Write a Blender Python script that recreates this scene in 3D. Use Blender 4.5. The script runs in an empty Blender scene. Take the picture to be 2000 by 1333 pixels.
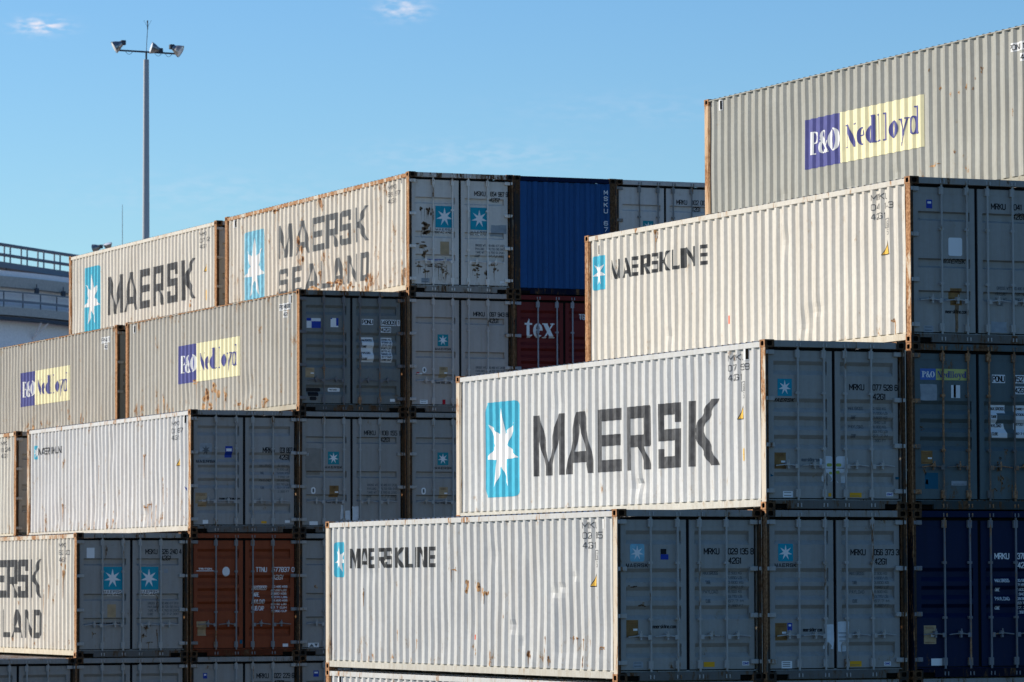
import bpy, bmesh, math, random
from mathutils import Vector, Matrix
from mathutils.geometry import delaunay_2d_cdt

C = bpy.context.scene
COL = C.collection
R = math.radians

# ------------------------------------------------------------------ camera
cam_d = bpy.data.cameras.new('camera')
cam = bpy.data.objects.new('camera', cam_d)
COL.objects.link(cam)
cam_d.sensor_width = 36.0
cam_d.lens = 149.99
cam_d.clip_start = 1.0
cam_d.clip_end = 20000.0
PITCH, YAW, ROLL = R(3.31406), R(23.46459), R(-0.20266)
fw = Vector((math.sin(YAW) * math.cos(PITCH), math.cos(YAW) * math.cos(PITCH), math.sin(PITCH)))
rt = Vector((math.cos(YAW), -math.sin(YAW), 0))
up = rt.cross(fw)
r2 = rt * math.cos(ROLL) + up * math.sin(ROLL)
u2 = -rt * math.sin(ROLL) + up * math.cos(ROLL)
M = Matrix(((r2.x, u2.x, -fw.x, -26.8952), (r2.y, u2.y, -fw.y, -58.0439), (r2.z, u2.z, -fw.z, 4.0007), (0, 0, 0, 1)))
cam.matrix_world = M
cam_d.dof.use_dof = True
cam_d.dof.focus_distance = 66.0
cam_d.dof.aperture_fstop = 5.6
C.camera = cam

# ------------------------------------------------------------------ world, sun
SUN_EL = R(27.0)
SUN_AZ = R(-42.0)          # from +Y towards +X (negative: towards -X)
world = bpy.data.worlds.new('World')
C.world = world
world.use_nodes = True
wn, wl = world.node_tree.nodes, world.node_tree.links
bg = wn['Background']
sky = wn.new('ShaderNodeTexSky')
sky.sky_type = 'NISHITA'
sky.sun_disc = False
sky.sun_elevation = SUN_EL
sky.sun_rotation = SUN_AZ
sky.altitude = 10
sky.air_density = 1.0
sky.dust_density = 0.25
sky.ozone_density = 1.6
hs = wn.new('ShaderNodeHueSaturation')
hs.inputs['Hue'].default_value = 0.505
hs.inputs['Saturation'].default_value = 1.25
hs.inputs['Value'].default_value = 1.0
wl.new(sky.outputs[0], hs.inputs['Color'])
bg.inputs['Strength'].default_value = 0.10

def wnode(t, **k):
    n = wn.new(t)
    for a, b in k.items():
        setattr(n, a, b)
    return n

def dir_px(u, v):
    return (fw * 8332.59 + r2 * (u - 1000) - u2 * (v - 666.5)).normalized()

# two small wisps and faint streaks of real cloud colour in the sky, by direction
tc = wnode('ShaderNodeTexCoord')
cl_nodes = []
for (d, wdt, hgt, amp, sc) in ((dir_px(80, 51), .0052, .0016, 1.15, 330), (dir_px(785, 17), .0050, .0024, .75, 300),
                               (dir_px(930, 306), .026, .0035, .16, 260), (dir_px(430, 380), .030, .0050, .12, 200),
                               (dir_px(1250, 215), .030, .0040, .08, 220)):
    side = Vector((0, 0, 1)).cross(d).normalized()
    upv = d.cross(side)
    acc = None
    s_ = wnode('ShaderNodeVectorMath', operation='SUBTRACT'); s_.inputs[1].default_value = d
    wl.new(tc.outputs['Generated'], s_.inputs[0])
    parts = []
    for ax, wd in ((side, wdt), (upv, hgt)):
        dt = wnode('ShaderNodeVectorMath', operation='DOT_PRODUCT'); dt.inputs[1].default_value = ax / wd
        wl.new(s_.outputs[0], dt.inputs[0])
        sq = wnode('ShaderNodeMath', operation='MULTIPLY'); wl.new(dt.outputs['Value'], sq.inputs[0]); wl.new(dt.outputs['Value'], sq.inputs[1])
        parts.append(sq)
    ad = wnode('ShaderNodeMath', operation='ADD'); wl.new(parts[0].outputs[0], ad.inputs[0]); wl.new(parts[1].outputs[0], ad.inputs[1])
    ex = wnode('ShaderNodeMath', operation='MULTIPLY'); ex.inputs[1].default_value = -1.0; wl.new(ad.outputs[0], ex.inputs[0])
    e2 = wnode('ShaderNodeMath', operation='EXPONENT'); wl.new(ex.outputs[0], e2.inputs[0])
    mp = wnode('ShaderNodeMapping'); mp.inputs['Scale'].default_value = (1, 1, 3.2); wl.new(tc.outputs['Generated'], mp.inputs['Vector'])
    nz = wnode('ShaderNodeTexNoise'); nz.inputs['Scale'].default_value = sc; nz.inputs['Detail'].default_value = 3.2; wl.new(mp.outputs[0], nz.inputs['Vector'])
    nr = wnode('ShaderNodeMapRange'); nr.inputs['From Min'].default_value = 0.40; nr.inputs['From Max'].default_value = 0.66
    wl.new(nz.outputs[0], nr.inputs['Value'])
    mu = wnode('ShaderNodeMath', operation='MULTIPLY'); wl.new(e2.outputs[0], mu.inputs[0]); wl.new(nr.outputs[0], mu.inputs[1])
    m2 = wnode('ShaderNodeMath', operation='MULTIPLY'); m2.inputs[1].default_value = amp; wl.new(mu.outputs[0], m2.inputs[0])
    cl_nodes.append(m2)
cur = cl_nodes[0]
for nx in cl_nodes[1:]:
    a = wnode('ShaderNodeMath', operation='ADD'); wl.new(cur.outputs[0], a.inputs[0]); wl.new(nx.outputs[0], a.inputs[1]); cur = a
cur.use_clamp = True
tint = wnode('ShaderNodeVectorMath', operation='MULTIPLY'); tint.inputs[1].default_value = (.635, .85, 1.05)
wl.new(hs.outputs[0], tint.inputs[0])
mixc = wnode('ShaderNodeMix', data_type='RGBA')
mixc.inputs['B'].default_value = (6.6, 6.6, 7.4, 1)
wl.new(cur.outputs[0], mixc.inputs['Factor'])
wl.new(tint.outputs[0], mixc.inputs['A'])
wl.new(mixc.outputs['Result'], bg.inputs['Color'])

sun_d = bpy.data.lights.new('sun', 'SUN')
sun_d.energy = 5.0
sun_d.angle = R(0.5)
sun_d.color = (1.0, 0.90, 0.76)
sun = bpy.data.objects.new('sun', sun_d)
COL.objects.link(sun)
sd = Vector((math.sin(SUN_AZ) * math.cos(SUN_EL), math.cos(SUN_AZ) * math.cos(SUN_EL), math.sin(SUN_EL)))
sun.rotation_euler = sd.to_track_quat('Z', 'Y').to_euler()
sun.location = sd * 100

C.view_settings.view_transform = 'Standard'
C.view_settings.look = 'None'
C.view_settings.exposure = 0.35
C.view_settings.gamma = 1.0
C.render.engine = 'CYCLES'

# ------------------------------------------------------------------ materials
def nmat(name):
    m = bpy.data.materials.new(name)
    m.use_nodes = True
    nt = m.node_tree
    return m, nt.nodes, nt.links, nt.nodes['Principled BSDF']

MATS = {}

def plain(name, col, rough=0.6, metal=0.0, var=0.0, spec=0.12):
    if name in MATS:
        return MATS[name]
    m, n, l, b = nmat(name)
    b.inputs['Base Color'].default_value = (*col, 1)
    b.inputs['Roughness'].default_value = rough
    b.inputs['Metallic'].default_value = metal
    b.inputs['Specular IOR Level'].default_value = spec
    if var:
        t = n.new('ShaderNodeTexCoord'); z = n.new('ShaderNodeTexNoise')
        z.inputs['Scale'].default_value = 9; z.inputs['Detail'].default_value = 6
        l.new(t.outputs['Object'], z.inputs['Vector'])
        mr = n.new('ShaderNodeMapRange'); mr.inputs['From Min'].default_value = .3; mr.inputs['From Max'].default_value = .7
        mr.inputs['To Min'].default_value = 1 - var; mr.inputs['To Max'].default_value = 1 + var
        l.new(z.outputs[0], mr.inputs['Value'])
        vm = n.new('ShaderNodeVectorMath'); vm.operation = 'SCALE'; vm.inputs[0].default_value = col
        l.new(mr.outputs[0], vm.inputs['Scale']); l.new(vm.outputs[0], b.inputs['Base Color'])
    MATS[name] = m
    return m

RUST_A = (0.21, 0.095, 0.042)
RUST_B = (0.50, 0.28, 0.145)

def paint(name, col, rust=0.2, streak=0.3, kind='panel', rough=0.55, dirt=0.35, rs_=1.0):
    """weathered paint; rust = share of the surface rusted, streak = run-down stains. Object coordinates are container metres."""
    key = name
    if key in MATS:
        return MATS[key]
    m, n, l, b = nmat(name)

    def N(t, **k):
        q = n.new(t)
        for a_, v_ in k.items():
            setattr(q, a_, v_)
        return q

    def math_(op, a, b_=None, clamp=False):
        q = N('ShaderNodeMath', operation=op, use_clamp=clamp)
        for i, v in enumerate((a, b_)):
            if v is None:
                continue
            if isinstance(v, (int, float)):
                q.inputs[i].default_value = v
            else:
                l.new(v, q.inputs[i])
        return q.outputs[0]

    def rng(v, a, b_, c=0.0, d=1.0):
        q = N('ShaderNodeMapRange')
        q.inputs['From Min'].default_value = a; q.inputs['From Max'].default_value = b_
        q.inputs['To Min'].default_value = c; q.inputs['To Max'].default_value = d
        l.new(v, q.inputs['Value'])
        return q.outputs[0]
    t = N('ShaderNodeTexCoord')
    oi = N('ShaderNodeObjectInfo')
    off = N('ShaderNodeVectorMath', operation='SCALE'); off.inputs[0].default_value = (37.0, 61.0, 23.0)
    l.new(oi.outputs['Random'], off.inputs['Scale'])
    pos = N('ShaderNodeVectorMath', operation='ADD')
    l.new(t.outputs['Object'], pos.inputs[0]); l.new(off.outputs[0], pos.inputs[1])

    def noise(scale, sc3=(1, 1, 1), det=6, rgh=.6):
        mp = N('ShaderNodeMapping'); mp.inputs['Scale'].default_value = sc3
        l.new(pos.outputs[0], mp.inputs['Vector'])
        z = N('ShaderNodeTexNoise'); z.inputs['Scale'].default_value = scale
        z.inputs['Detail'].default_value = det; z.inputs['Roughness'].default_value = rgh
        l.new(mp.outputs[0], z.inputs['Vector'])
        return z.outputs[0]
    sep = N('ShaderNodeSeparateXYZ'); l.new(t.outputs['Object'], sep.inputs[0])
    zc = sep.outputs['Z']
    # dirt: broad tone + vertical run-down streaks
    tone = rng(noise(1.1), .3, .7, 1 - .12 * dirt, 1 + .10 * dirt)
    fine = rng(noise(14), .3, .7, 1 - .14 * dirt, 1 + .10 * dirt)
    strk = rng(noise(5.0, (1.6, 1.6, .09), 5), .46, .74, 0, 1)
    strk2 = rng(noise(16.0, (1.0, 1.0, .05), 4), .5, .75, 0, 1)
    tf = math_('MULTIPLY', tone, fine)
    base = N('ShaderNodeVectorMath', operation='SCALE'); base.inputs[0].default_value = col
    l.new(tf, base.inputs['Scale'])
    dirtc = (col[0] * .62, col[1] * .52, col[2] * .40, 1)
    mx = N('ShaderNodeMix', data_type='RGBA'); mx.inputs['B'].default_value = dirtc
    l.new(base.outputs[0], mx.inputs['A'])
    sfac = math_('MULTIPLY', math_('ADD', math_('MULTIPLY', strk, .6), math_('MULTIPLY', strk2, .5)), dirt, True)
    l.new(sfac, mx.inputs['Factor'])
    # scuffs: sparse dark scrapes
    sc_ = rng(noise(6.0, (1.0, 2.2, .8), 9, .75), .665, .69, 0, .42)
    mxs = N('ShaderNodeMix', data_type='RGBA'); mxs.inputs['B'].default_value = (col[0] * .38, col[1] * .37, col[2] * .36, 1)
    l.new(mx.outputs['Result'], mxs.inputs['A']); l.new(sc_, mxs.inputs['Factor'])
    mx = mxs
    # rust
    n1 = noise(2.2, (1, 1, .7) if kind == 'panel' else (1.5, 1.5, .5), 10, .68)
    n2 = noise(11.0, (1, 1, .6) if kind == 'panel' else (3.0, 3.0, .5), 8, .7)
    comb = math_('ADD', math_('MULTIPLY', n1, .6), math_('MULTIPLY', n2, .4))
    if kind == 'panel':
        low = rng(zc, .75, .12, 0, .055)
        top = rng(zc, 2.25, 2.55, 0, .035)
        comb = math_('ADD', comb, math_('ADD', low, top))
        th = .665 - rust * .18
    else:
        th = .63 - rust * .24
    mask = rng(comb, th, th + .022)
    halo = rng(comb, th - .045, th + .01)
    # rust runs
    rs = noise(7.0, (1.5, 1.5, .10), 6, .65)
    rs = rng(rs, .70 - .10 * streak, .80 - .10 * streak)
    gate = rng(noise(1.3, (1, 1, .8), 3), .48, .62)
    runs = math_('MULTIPLY', math_('MULTIPLY', rs, gate), .75 * min(1, streak * 2), True)
    mx2 = N('ShaderNodeMix', data_type='RGBA'); mx2.inputs['B'].default_value = (col[0] * .62 + .05, col[1] * .50 + .025, col[2] * .34 + .01, 1)
    l.new(mx.outputs['Result'], mx2.inputs['A'])
    l.new(math_('MAXIMUM', math_('MULTIPLY', halo, .55), runs, True), mx2.inputs['Factor'])
    rc = N('ShaderNodeMix', data_type='RGBA'); rc.inputs['A'].default_value = (*[c * rs_ for c in RUST_A], 1); rc.inputs['B'].default_value = (*[c * rs_ for c in RUST_B], 1)  # rs_ darkens rust on door-end faces to hold their shade
    l.new(rng(noise(24), .35, .65), rc.inputs['Factor'])
    mx3 = N('ShaderNodeMix', data_type='RGBA')
    l.new(mx2.outputs['Result'], mx3.inputs['A']); l.new(rc.outputs['Result'], mx3.inputs['B']); l.new(mask, mx3.inputs['Factor'])
    l.new(mx3.outputs['Result'], b.inputs['Base Color'])
    l.new(math_('ADD', math_('MULTIPLY', mask, .35), rough + .0, True), b.inputs['Roughness'])
    b.inputs['Specular IOR Level'].default_value = 0.14 if kind == 'panel' else 0.08
    bp = N('ShaderNodeBump'); bp.inputs['Strength'].default_value = .25; bp.inputs['Distance'].default_value = .01
    l.new(math_('ADD', noise(1.8, (1, 1, .5), 3), math_('MULTIPLY', mask, .3)), bp.inputs['Height'])
    l.new(bp.outputs[0], b.inputs['Normal'])
    MATS[key] = m
    return m

K = plain('black_gasket', (0.006, 0.006, 0.007), .8)
DARK = plain('deep_opening', (0.006, 0.005, 0.004), .9)  # black stands in for the shade inside holes, pockets and slots
INK = plain('dark_lettering_paint', (0.075, 0.076, 0.080), .5, var=.35)
INKL = plain('line_lettering_paint', (0.045, 0.047, 0.050), .5, var=.4)
INKB = plain('black_lettering', (0.018, 0.018, 0.02), .6)
GREYINK = plain('faded_lettering', (0.12, 0.13, 0.135), .6)
WHITE = plain('white_vinyl', (0.74, 0.75, 0.74), .5, var=.06)
WHITEINK = plain('white_lettering', (0.80, 0.80, 0.78), .5)
STAR = plain('logo_white', (0.80, 0.80, 0.78), .5)
BLUEP = plain('logo_blue_bleached', (0.20, 0.50, 0.64), .5, var=.2)
BLUE = plain('logo_light_blue', (0.055, 0.42, 0.58), .5, var=.08)
BLUED = plain('logo_blue_door', (0.008, 0.30, 0.40), .5, var=.08)
BLUEF = plain('logo_blue_faded', (0.22, 0.48, 0.58), .5, var=.2)
NAVY = plain('label_violet_blue', (0.080, 0.085, 0.27), .5, var=.1)
ROYAL = plain('sticker_royal_blue', (0.012, 0.045, 0.32), .4)
YEL = plain('label_pale_yellow', (0.82, 0.76, 0.47), .5, var=.05)
YELD = plain('label_dull_yellow', (0.50, 0.50, 0.16), .5, var=.05)
ORA = plain('sticker_orange', (0.72, 0.36, 0.02), .5)
WARN = plain('warning_yellow', (0.80, 0.48, 0.08), .5)
CSC = plain('plate_bronze', (0.20, 0.115, 0.045), .45, .3, .25)
CSCL = plain('plate_sand', (0.42, 0.30, 0.17), .5, 0, .15)
PAPER = plain('paper_notice', (0.66, 0.69, 0.70), .7, var=.12)
GREENP = plain('print_green', (0.36, 0.40, 0.10), .6)
REDM = plain('mark_red', (0.45, 0.01, 0.02), .6)
REDO = plain('mark_orange_red', (0.75, 0.10, 0.03), .6)
TEALM = plain('mark_teal', (0.01, 0.10, 0.16), .6)
SMUDGE = plain('grey_patch', (0.30, 0.33, 0.35), .6, var=.15)
RUSTS = plain('door_rust_stain', (.20, .13, .075), .9, var=.5)
RUSTK = plain('door_rust_scab', (.035, .018, .010), .9, var=.5)
GALV = plain('zinc_rod', (0.33, 0.32, 0.31), .45, .5, .2)
RUSTD = plain('dark_rust', (0.16, 0.065, 0.028), .9, var=.5)
RUSTL = plain('light_rust', (0.50, 0.29, 0.14), .9, var=.45)

# ------------------------------------------------------------------ mesh builder
class MB:
    def __init__(s):
        s.v = []; s.f = []; s.m = []; s.mats = []

    def mi(s, mat):
        if mat not in s.mats:
            s.mats.append(mat)
        return s.mats.index(mat)

    def face(s, pts, mat):
        i = len(s.v); s.v += [tuple(p) for p in pts]; s.f.append(tuple(range(i, i + len(pts)))); s.m.append(s.mi(mat))

    def box(s, x0, x1, y0, y1, z0, z1, mat, bev=0.0):
        i = len(s.v); k = s.mi(mat)
        if bev > 0:
            bm = bmesh.new(); bmesh.ops.create_cube(bm, size=1)
            for v in bm.verts:
                v.co = Vector(((x0 + x1) / 2 + v.co.x * (x1 - x0), (y0 + y1) / 2 + v.co.y * (y1 - y0), (z0 + z1) / 2 + v.co.z * (z1 - z0)))
            bmesh.ops.bevel(bm, geom=bm.edges[:], offset=bev, segments=1, affect='EDGES')
            bm.verts.ensure_lookup_table()
            s.v += [tuple(v.co) for v in bm.verts]
            for f in bm.faces:
                s.f.append(tuple(i + v.index for v in f.verts)); s.m.append(k)
            bm.free(); return
        s.v += [(x, y, z) for x in (x0, x1) for y in (y0, y1) for z in (z0, z1)]
        for q in ((0, 1, 3, 2), (4, 6, 7, 5), (0, 4, 5, 1), (2, 3, 7, 6), (0, 2, 6, 4), (1, 5, 7, 3)):
            s.f.append(tuple(i + j for j in q)); s.m.append(k)

    def tube(s, a, b, r, mat, n=8, r1=None, caps=True):
        a, b = Vector(a), Vector(b); d = (b - a).normalized()
        t = Vector((0, 0, 1)) if abs(d.z) < .9 else Vector((1, 0, 0))
        e1 = d.cross(t).normalized(); e2 = d.cross(e1)
        i = len(s.v); k = s.mi(mat); r1 = r if r1 is None else r1
        for c, rr in ((a, r), (b, r1)):
            for j in range(n):
                an = 2 * math.pi * (j + .5) / n
                s.v.append(tuple(c + (e1 * math.cos(an) + e2 * math.sin(an)) * rr))
        for j in range(n):
            s.f.append((i + j, i + (j + 1) % n, i + n + (j + 1) % n, i + n + j)); s.m.append(k)
        if caps:
            s.f.append(tuple(i + j for j in reversed(range(n)))); s.m.append(k)
            s.f.append(tuple(i + n + j for j in range(n))); s.m.append(k)

    def mesh(s, name):
        me = bpy.data.meshes.new(name)
        me.from_pydata(s.v, [], s.f)
        for m_ in s.mats:
            me.materials.append(m_)
        me.polygons.foreach_set('material_index', s.m)
        bm = bmesh.new(); bm.from_mesh(me)
        bmesh.ops.recalc_face_normals(bm, faces=bm.faces[:])
        bm.to_mesh(me); bm.free()
        me.update()
        return me

def link(name, me, parent=None, label=None):
    o = bpy.data.objects.new(name, me)
    COL.objects.link(o)
    if parent is not None:
        o.parent = parent
    if label:
        o['label'] = label
    return o

def thing(name, label, cat, loc=(0, 0, 0), rotz=0, group=None):
    o = bpy.data.objects.new(name, None)
    COL.objects.link(o)
    o.location = loc; o.rotation_euler = (0, 0, rotz)
    o.empty_display_size = .3
    o['label'] = label; o['category'] = cat
    if group:
        o['group'] = group
    return o

# ------------------------------------------------------------------ 2D shapes (u to the right, v up)
def rect(x0, y0, x1, y1):
    return [(x0, y0), (x1, y0), (x1, y1), (x0, y1)]

def rrect(x0, y0, x1, y1, r, ry=None):
    ry = r if ry is None else ry
    out = []
    for cx, cy, a0 in ((x1 - r, y1 - ry, 0), (x0 + r, y1 - ry, 90), (x0 + r, y0 + ry, 180), (x1 - r, y0 + ry, 270)):
        for k in range(5):
            a = R(a0 + k * 22.5)
            out.append((cx + r * math.cos(a), cy + ry * math.sin(a)))
    return out

def star7(cx, cy, rx, ry, inner=.40):
    out = []
    for k in range(14):
        a = math.pi / 2 + k * math.pi / 7
        q = 1 if k % 2 == 0 else inner
        out.append((cx + rx * q * math.cos(a), cy + ry * q * math.sin(a)))
    return out

def seg(p, q, w, w2=None, ext=0.0):
    """a thick line as one quad; w horizontal-ish thickness measured across"""
    w2 = w if w2 is None else w2
    dx, dy = q[0] - p[0], q[1] - p[1]
    L_ = math.hypot(dx, dy) or 1e-9
    nx, ny = -dy / L_, dx / L_
    ex, ey = dx / L_ * ext, dy / L_ * ext
    return [(p[0] + nx * w / 2 - ex, p[1] + ny * w / 2 - ey), (p[0] - nx * w / 2 - ex, p[1] - ny * w / 2 - ey),
            (q[0] - nx * w2 / 2 + ex, q[1] - ny * w2 / 2 + ey), (q[0] + nx * w2 / 2 + ex, q[1] + ny * w2 / 2 + ey)]

def ring(cx, cy, rx, ry, tx, ty, a0=0, a1=360, n=20):
    out = []
    for k in range(n):
        A, B = R(a0 + (a1 - a0) * k / n), R(a0 + (a1 - a0) * (k + 1) / n)
        P = lambda a, s: (cx + (rx - s * tx) * math.cos(a), cy + (ry - s * ty) * math.sin(a))
        out.append([P(A, 0), P(B, 0), P(B, 1), P(A, 1)])
    return out

# bold angular capitals, unit box
BOLD = {
    'M': [[(0, 0), (.19, 0), (.19, .58), (.19, 1), (0, 1)], [(0.02, 1), (.21, 1), (.58, 0), (.42, 0), (.19, .6)], [(.98, 1), (.79, 1), (.42, 0), (.58, 0), (.81, .6)], rect(.81, 0, 1, 1)],
    'A': [[(0, 0), (.20, 0), (.50, .84), (.50, 1), (.36, 1)], [(1, 0), (.80, 0), (.50, .84), (.50, 1), (.64, 1)], [(.26, .18), (.74, .18), (.68, .36), (.32, .36)]],
    'E': [rect(0, 0, .22, 1), rect(.2, .81, 1, 1), rect(.2, .41, .92, .59), rect(.2, 0, 1, .19)],
    'R': [rect(0, 0, .22, 1), [(.2, .81), (1, .81), (1, .94), (.93, 1), (.2, 1)], [(.2, .36), (.93, .36), (1, .42), (1, .55), (.2, .55)], rect(.76, .5, 1, .9), [(.50, .38), (.74, .38), (1.02, 0), (.76, 0)]],
    'S': [[(.08, 1), (.92, 1), (1, .93), (1, .70), (.76, .70), (.76, .82), (.24, .82), (0, .82), (0, .93)], rect(0, .5, .24, .9), [(0, .5), (0, .42), (1, .42), (1, .54), (.93, .6), (0, .6)], rect(.76, .1, 1, .5), [(0, .06), (.07, 0), (.93, 0), (1, .06), (1, .18), (0, .18)], rect(0, .1, .24, .3)],
    'K': [rect(0, 0, .21, 1), [(.19, .42), (.32, .66), (.72, 1), (1, 1), (.45, .5), (.3, .4)], [(.19, .58), (.45, .62), (1, 0), (.72, 0), (.25, .44)]],
    'L': [rect(0, 0, .25, 1), rect(.2, 0, 1, .18)],
    'I': [rect(0, 0, 1, 1)],
    'N': [rect(0, 0, .2, 1), rect(.8, 0, 1, 1), [(0, 1), (.24, 1), (1, 0), (.76, 0)]],
    'D': [rect(0, 0, .22, 1), [(.2, 0), (.86, 0), (1, .12), (1, .2), (.2, .2)], [(.2, .8), (1, .8), (1, .88), (.86, 1), (.2, 1)], rect(.76, .12, 1, .88)],
}

def bold_word(letters, z0, z1):
    """letters: (char, u0, u1)"""
    out = []
    for ch, a, b in letters:
        for poly in BOLD[ch]:
            out.append([(a + x * (b - a), z0 + y * (z1 - z0)) for x, y in poly])
    return out

# condensed stroke letters (unit box, polylines)
STK = {
    'A': ['0,0 .5,1 1,0', '.18,.3 .82,.3'], 'B': ['0,0 0,1 .8,1 1,.85 1,.65 .8,.52 0,.52', '.8,.52 1,.38 1,.15 .8,0 0,0'],
    'C': ['1,.78 1,.88 .8,1 .2,1 0,.85 0,.15 .2,0 .8,0 1,.12 1,.22'], 'D': ['0,0 0,1 .7,1 1,.82 1,.18 .7,0 0,0'],
    'E': ['1,1 0,1 0,0 1,0', '0,.52 .8,.52'], 'F': ['1,1 0,1 0,0', '0,.52 .8,.52'],
    'G': ['1,.78 1,.88 .8,1 .2,1 0,.85 0,.15 .2,0 .8,0 1,.12 1,.48 .55,.48'], 'H': ['0,0 0,1', '1,0 1,1', '0,.52 1,.52'],
    'I': ['.5,0 .5,1'], 'J': ['0,.2 .2,0 .8,0 1,.15 1,1'], 'K': ['0,0 0,1', '1,1 .05,.45', '.3,.6 1,0'], 'L': ['0,1 0,0 1,0'],
    'M': ['0,0 0,1 .5,.3 1,1 1,0'], 'N': ['0,0 0,1 1,0 1,1'], 'O': ['.2,0 0,.15 0,.85 .2,1 .8,1 1,.85 1,.15 .8,0 .2,0'],
    'P': ['0,0 0,1 .8,1 1,.85 1,.6 .8,.46 0,.46'], 'R': ['0,0 0,1 .8,1 1,.86 1,.64 .8,.5 0,.5', '.5,.5 1,0'],
    'S': ['1,.78 1,.86 .8,1 .2,1 0,.86 0,.68 .2,.55 .8,.45 1,.32 1,.14 .8,0 .2,0 0,.14 0,.22'], 'T': ['0,1 1,1', '.5,1 .5,0'],
    'U': ['0,1 0,.15 .2,0 .8,0 1,.15 1,1'], 'V': ['0,1 .5,0 1,1'], 'W': ['0,1 .25,0 .5,.7 .75,0 1,1'], 'X': ['0,0 1,1', '0,1 1,0'],
    'Y': ['0,1 .5,.45 1,1', '.5,.45 .5,0'], 'Z': ['0,1 1,1 0,0 1,0'],
    '0': ['.2,0 0,.15 0,.85 .2,1 .8,1 1,.85 1,.15 .8,0 .2,0'], '1': ['.2,.8 .6,1 .6,0'],
    '2': ['0,.8 0,.86 .2,1 .8,1 1,.86 1,.62 0,.1 0,0 1,0'], '3': ['0,.86 .2,1 .8,1 1,.86 1,.62 .8,.52 .4,.52', '.8,.52 1,.4 1,.14 .8,0 .2,0 0,.14'],
    '4': ['.75,0 .75,1 0,.3 1,.3'], '5': ['1,1 .05,1 0,.55 .8,.58 1,.44 1,.14 .8,0 .2,0 0,.14'],
    '6': ['1,.86 .8,1 .2,1 0,.85 0,.15 .2,0 .8,0 1,.15 1,.42 .8,.56 .2,.56 0,.44'], '7': ['0,1 1,1 .35,0'],
    '8': ['.2,.53 0,.66 0,.87 .2,1 .8,1 1,.87 1,.66 .8,.53 .2,.53 0,.4 0,.13 .2,0 .8,0 1,.13 1,.4 .8,.53'],
    '9': ['0,.14 .2,0 .8,0 1,.15 1,.85 .8,1 .2,1 0,.85 0,.56 .2,.44 .8,.44 1,.56'], '.': ['.4,0 .6,0'], '-': ['.2,.5 .8,.5'],
    'a': ['.05,.6 .8,.65 1,.5 1,0', '1,.38 .2,.38 0,.25 0,.1 .2,0 .8,0 1,.1'], 'e': ['0,.34 1,.34 1,.5 .8,.66 .2,.66 0,.5 0,.15 .2,0 .8,0 1,.1'],
    'r': ['0,0 0,.66', '0,.45 .4,.66 .8,.66'], 's': ['.95,.6 .8,.66 .2,.66 0,.55 .1,.4 .9,.28 1,.12 .8,0 .2,0 0,.08'],
    'k': ['0,0 0,1', '.9,.66 0,.25', '.3,.4 1,0'], 'l': ['.5,0 .5,1'], 'i': ['.5,0 .5,.66', '.5,.82 .5,.92'], 'n': ['0,0 0,.66', '0,.5 .3,.66 .8,.66 1,.52 1,0'],
    'c': ['1,.55 .8,.66 .2,.66 0,.5 0,.15 .2,0 .8,0 1,.1'], 'o': ['.2,0 0,.15 0,.5 .2,.66 .8,.66 1,.5 1,.15 .8,0 .2,0'],
    'd': ['1,0 1,1', '1,.5 .8,.66 .2,.66 0,.5 0,.15 .2,0 .8,0 1,.15'],
    'm': ['0,0 0,.66', '0,.55 .2,.66 .4,.66 .5,.55 .5,0', '.5,.55 .7,.66 .9,.66 1,.52 1,0'], 'w': ['0,.66 .25,0 .5,.5 .75,0 1,.66'],
}
_pl = {k: [[tuple(float(c) for c in p.split(',')) for p in s.split()] for s in v] for k, v in STK.items()}

def word(txt, x0, x1, z0, z1, w=None, sp=.34):
    """text fitted between x0..x1, cap height z0..z1"""
    n = len(txt)
    unit = 1.0
    adv = []
    x = 0
    for ch in txt:
        adv.append(x)
        cw = .5 if ch == ' ' else (.35 if ch in '.1lIi' else (1.25 if ch in 'MWm' else 1.0))
        x += cw + sp
    tot = x - sp
    s = (x1 - x0) / tot
    h = z1 - z0
    w = w or h * .15
    out = []
    for ch, a in zip(txt, adv):
        if ch == ' ':
            continue
        cw = (.35 if ch in '.1lIi' else (1.25 if ch in 'MWm' else 1.0))
        for pl in _pl[ch]:
            pts = [(x0 + (a + p[0] * cw) * s, z0 + w / 2 + p[1] * (h - w)) for p in pl]
            for p, q in zip(pts, pts[1:]):
                out.append(seg(p, q, w, ext=w * .32))
    return out

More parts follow.
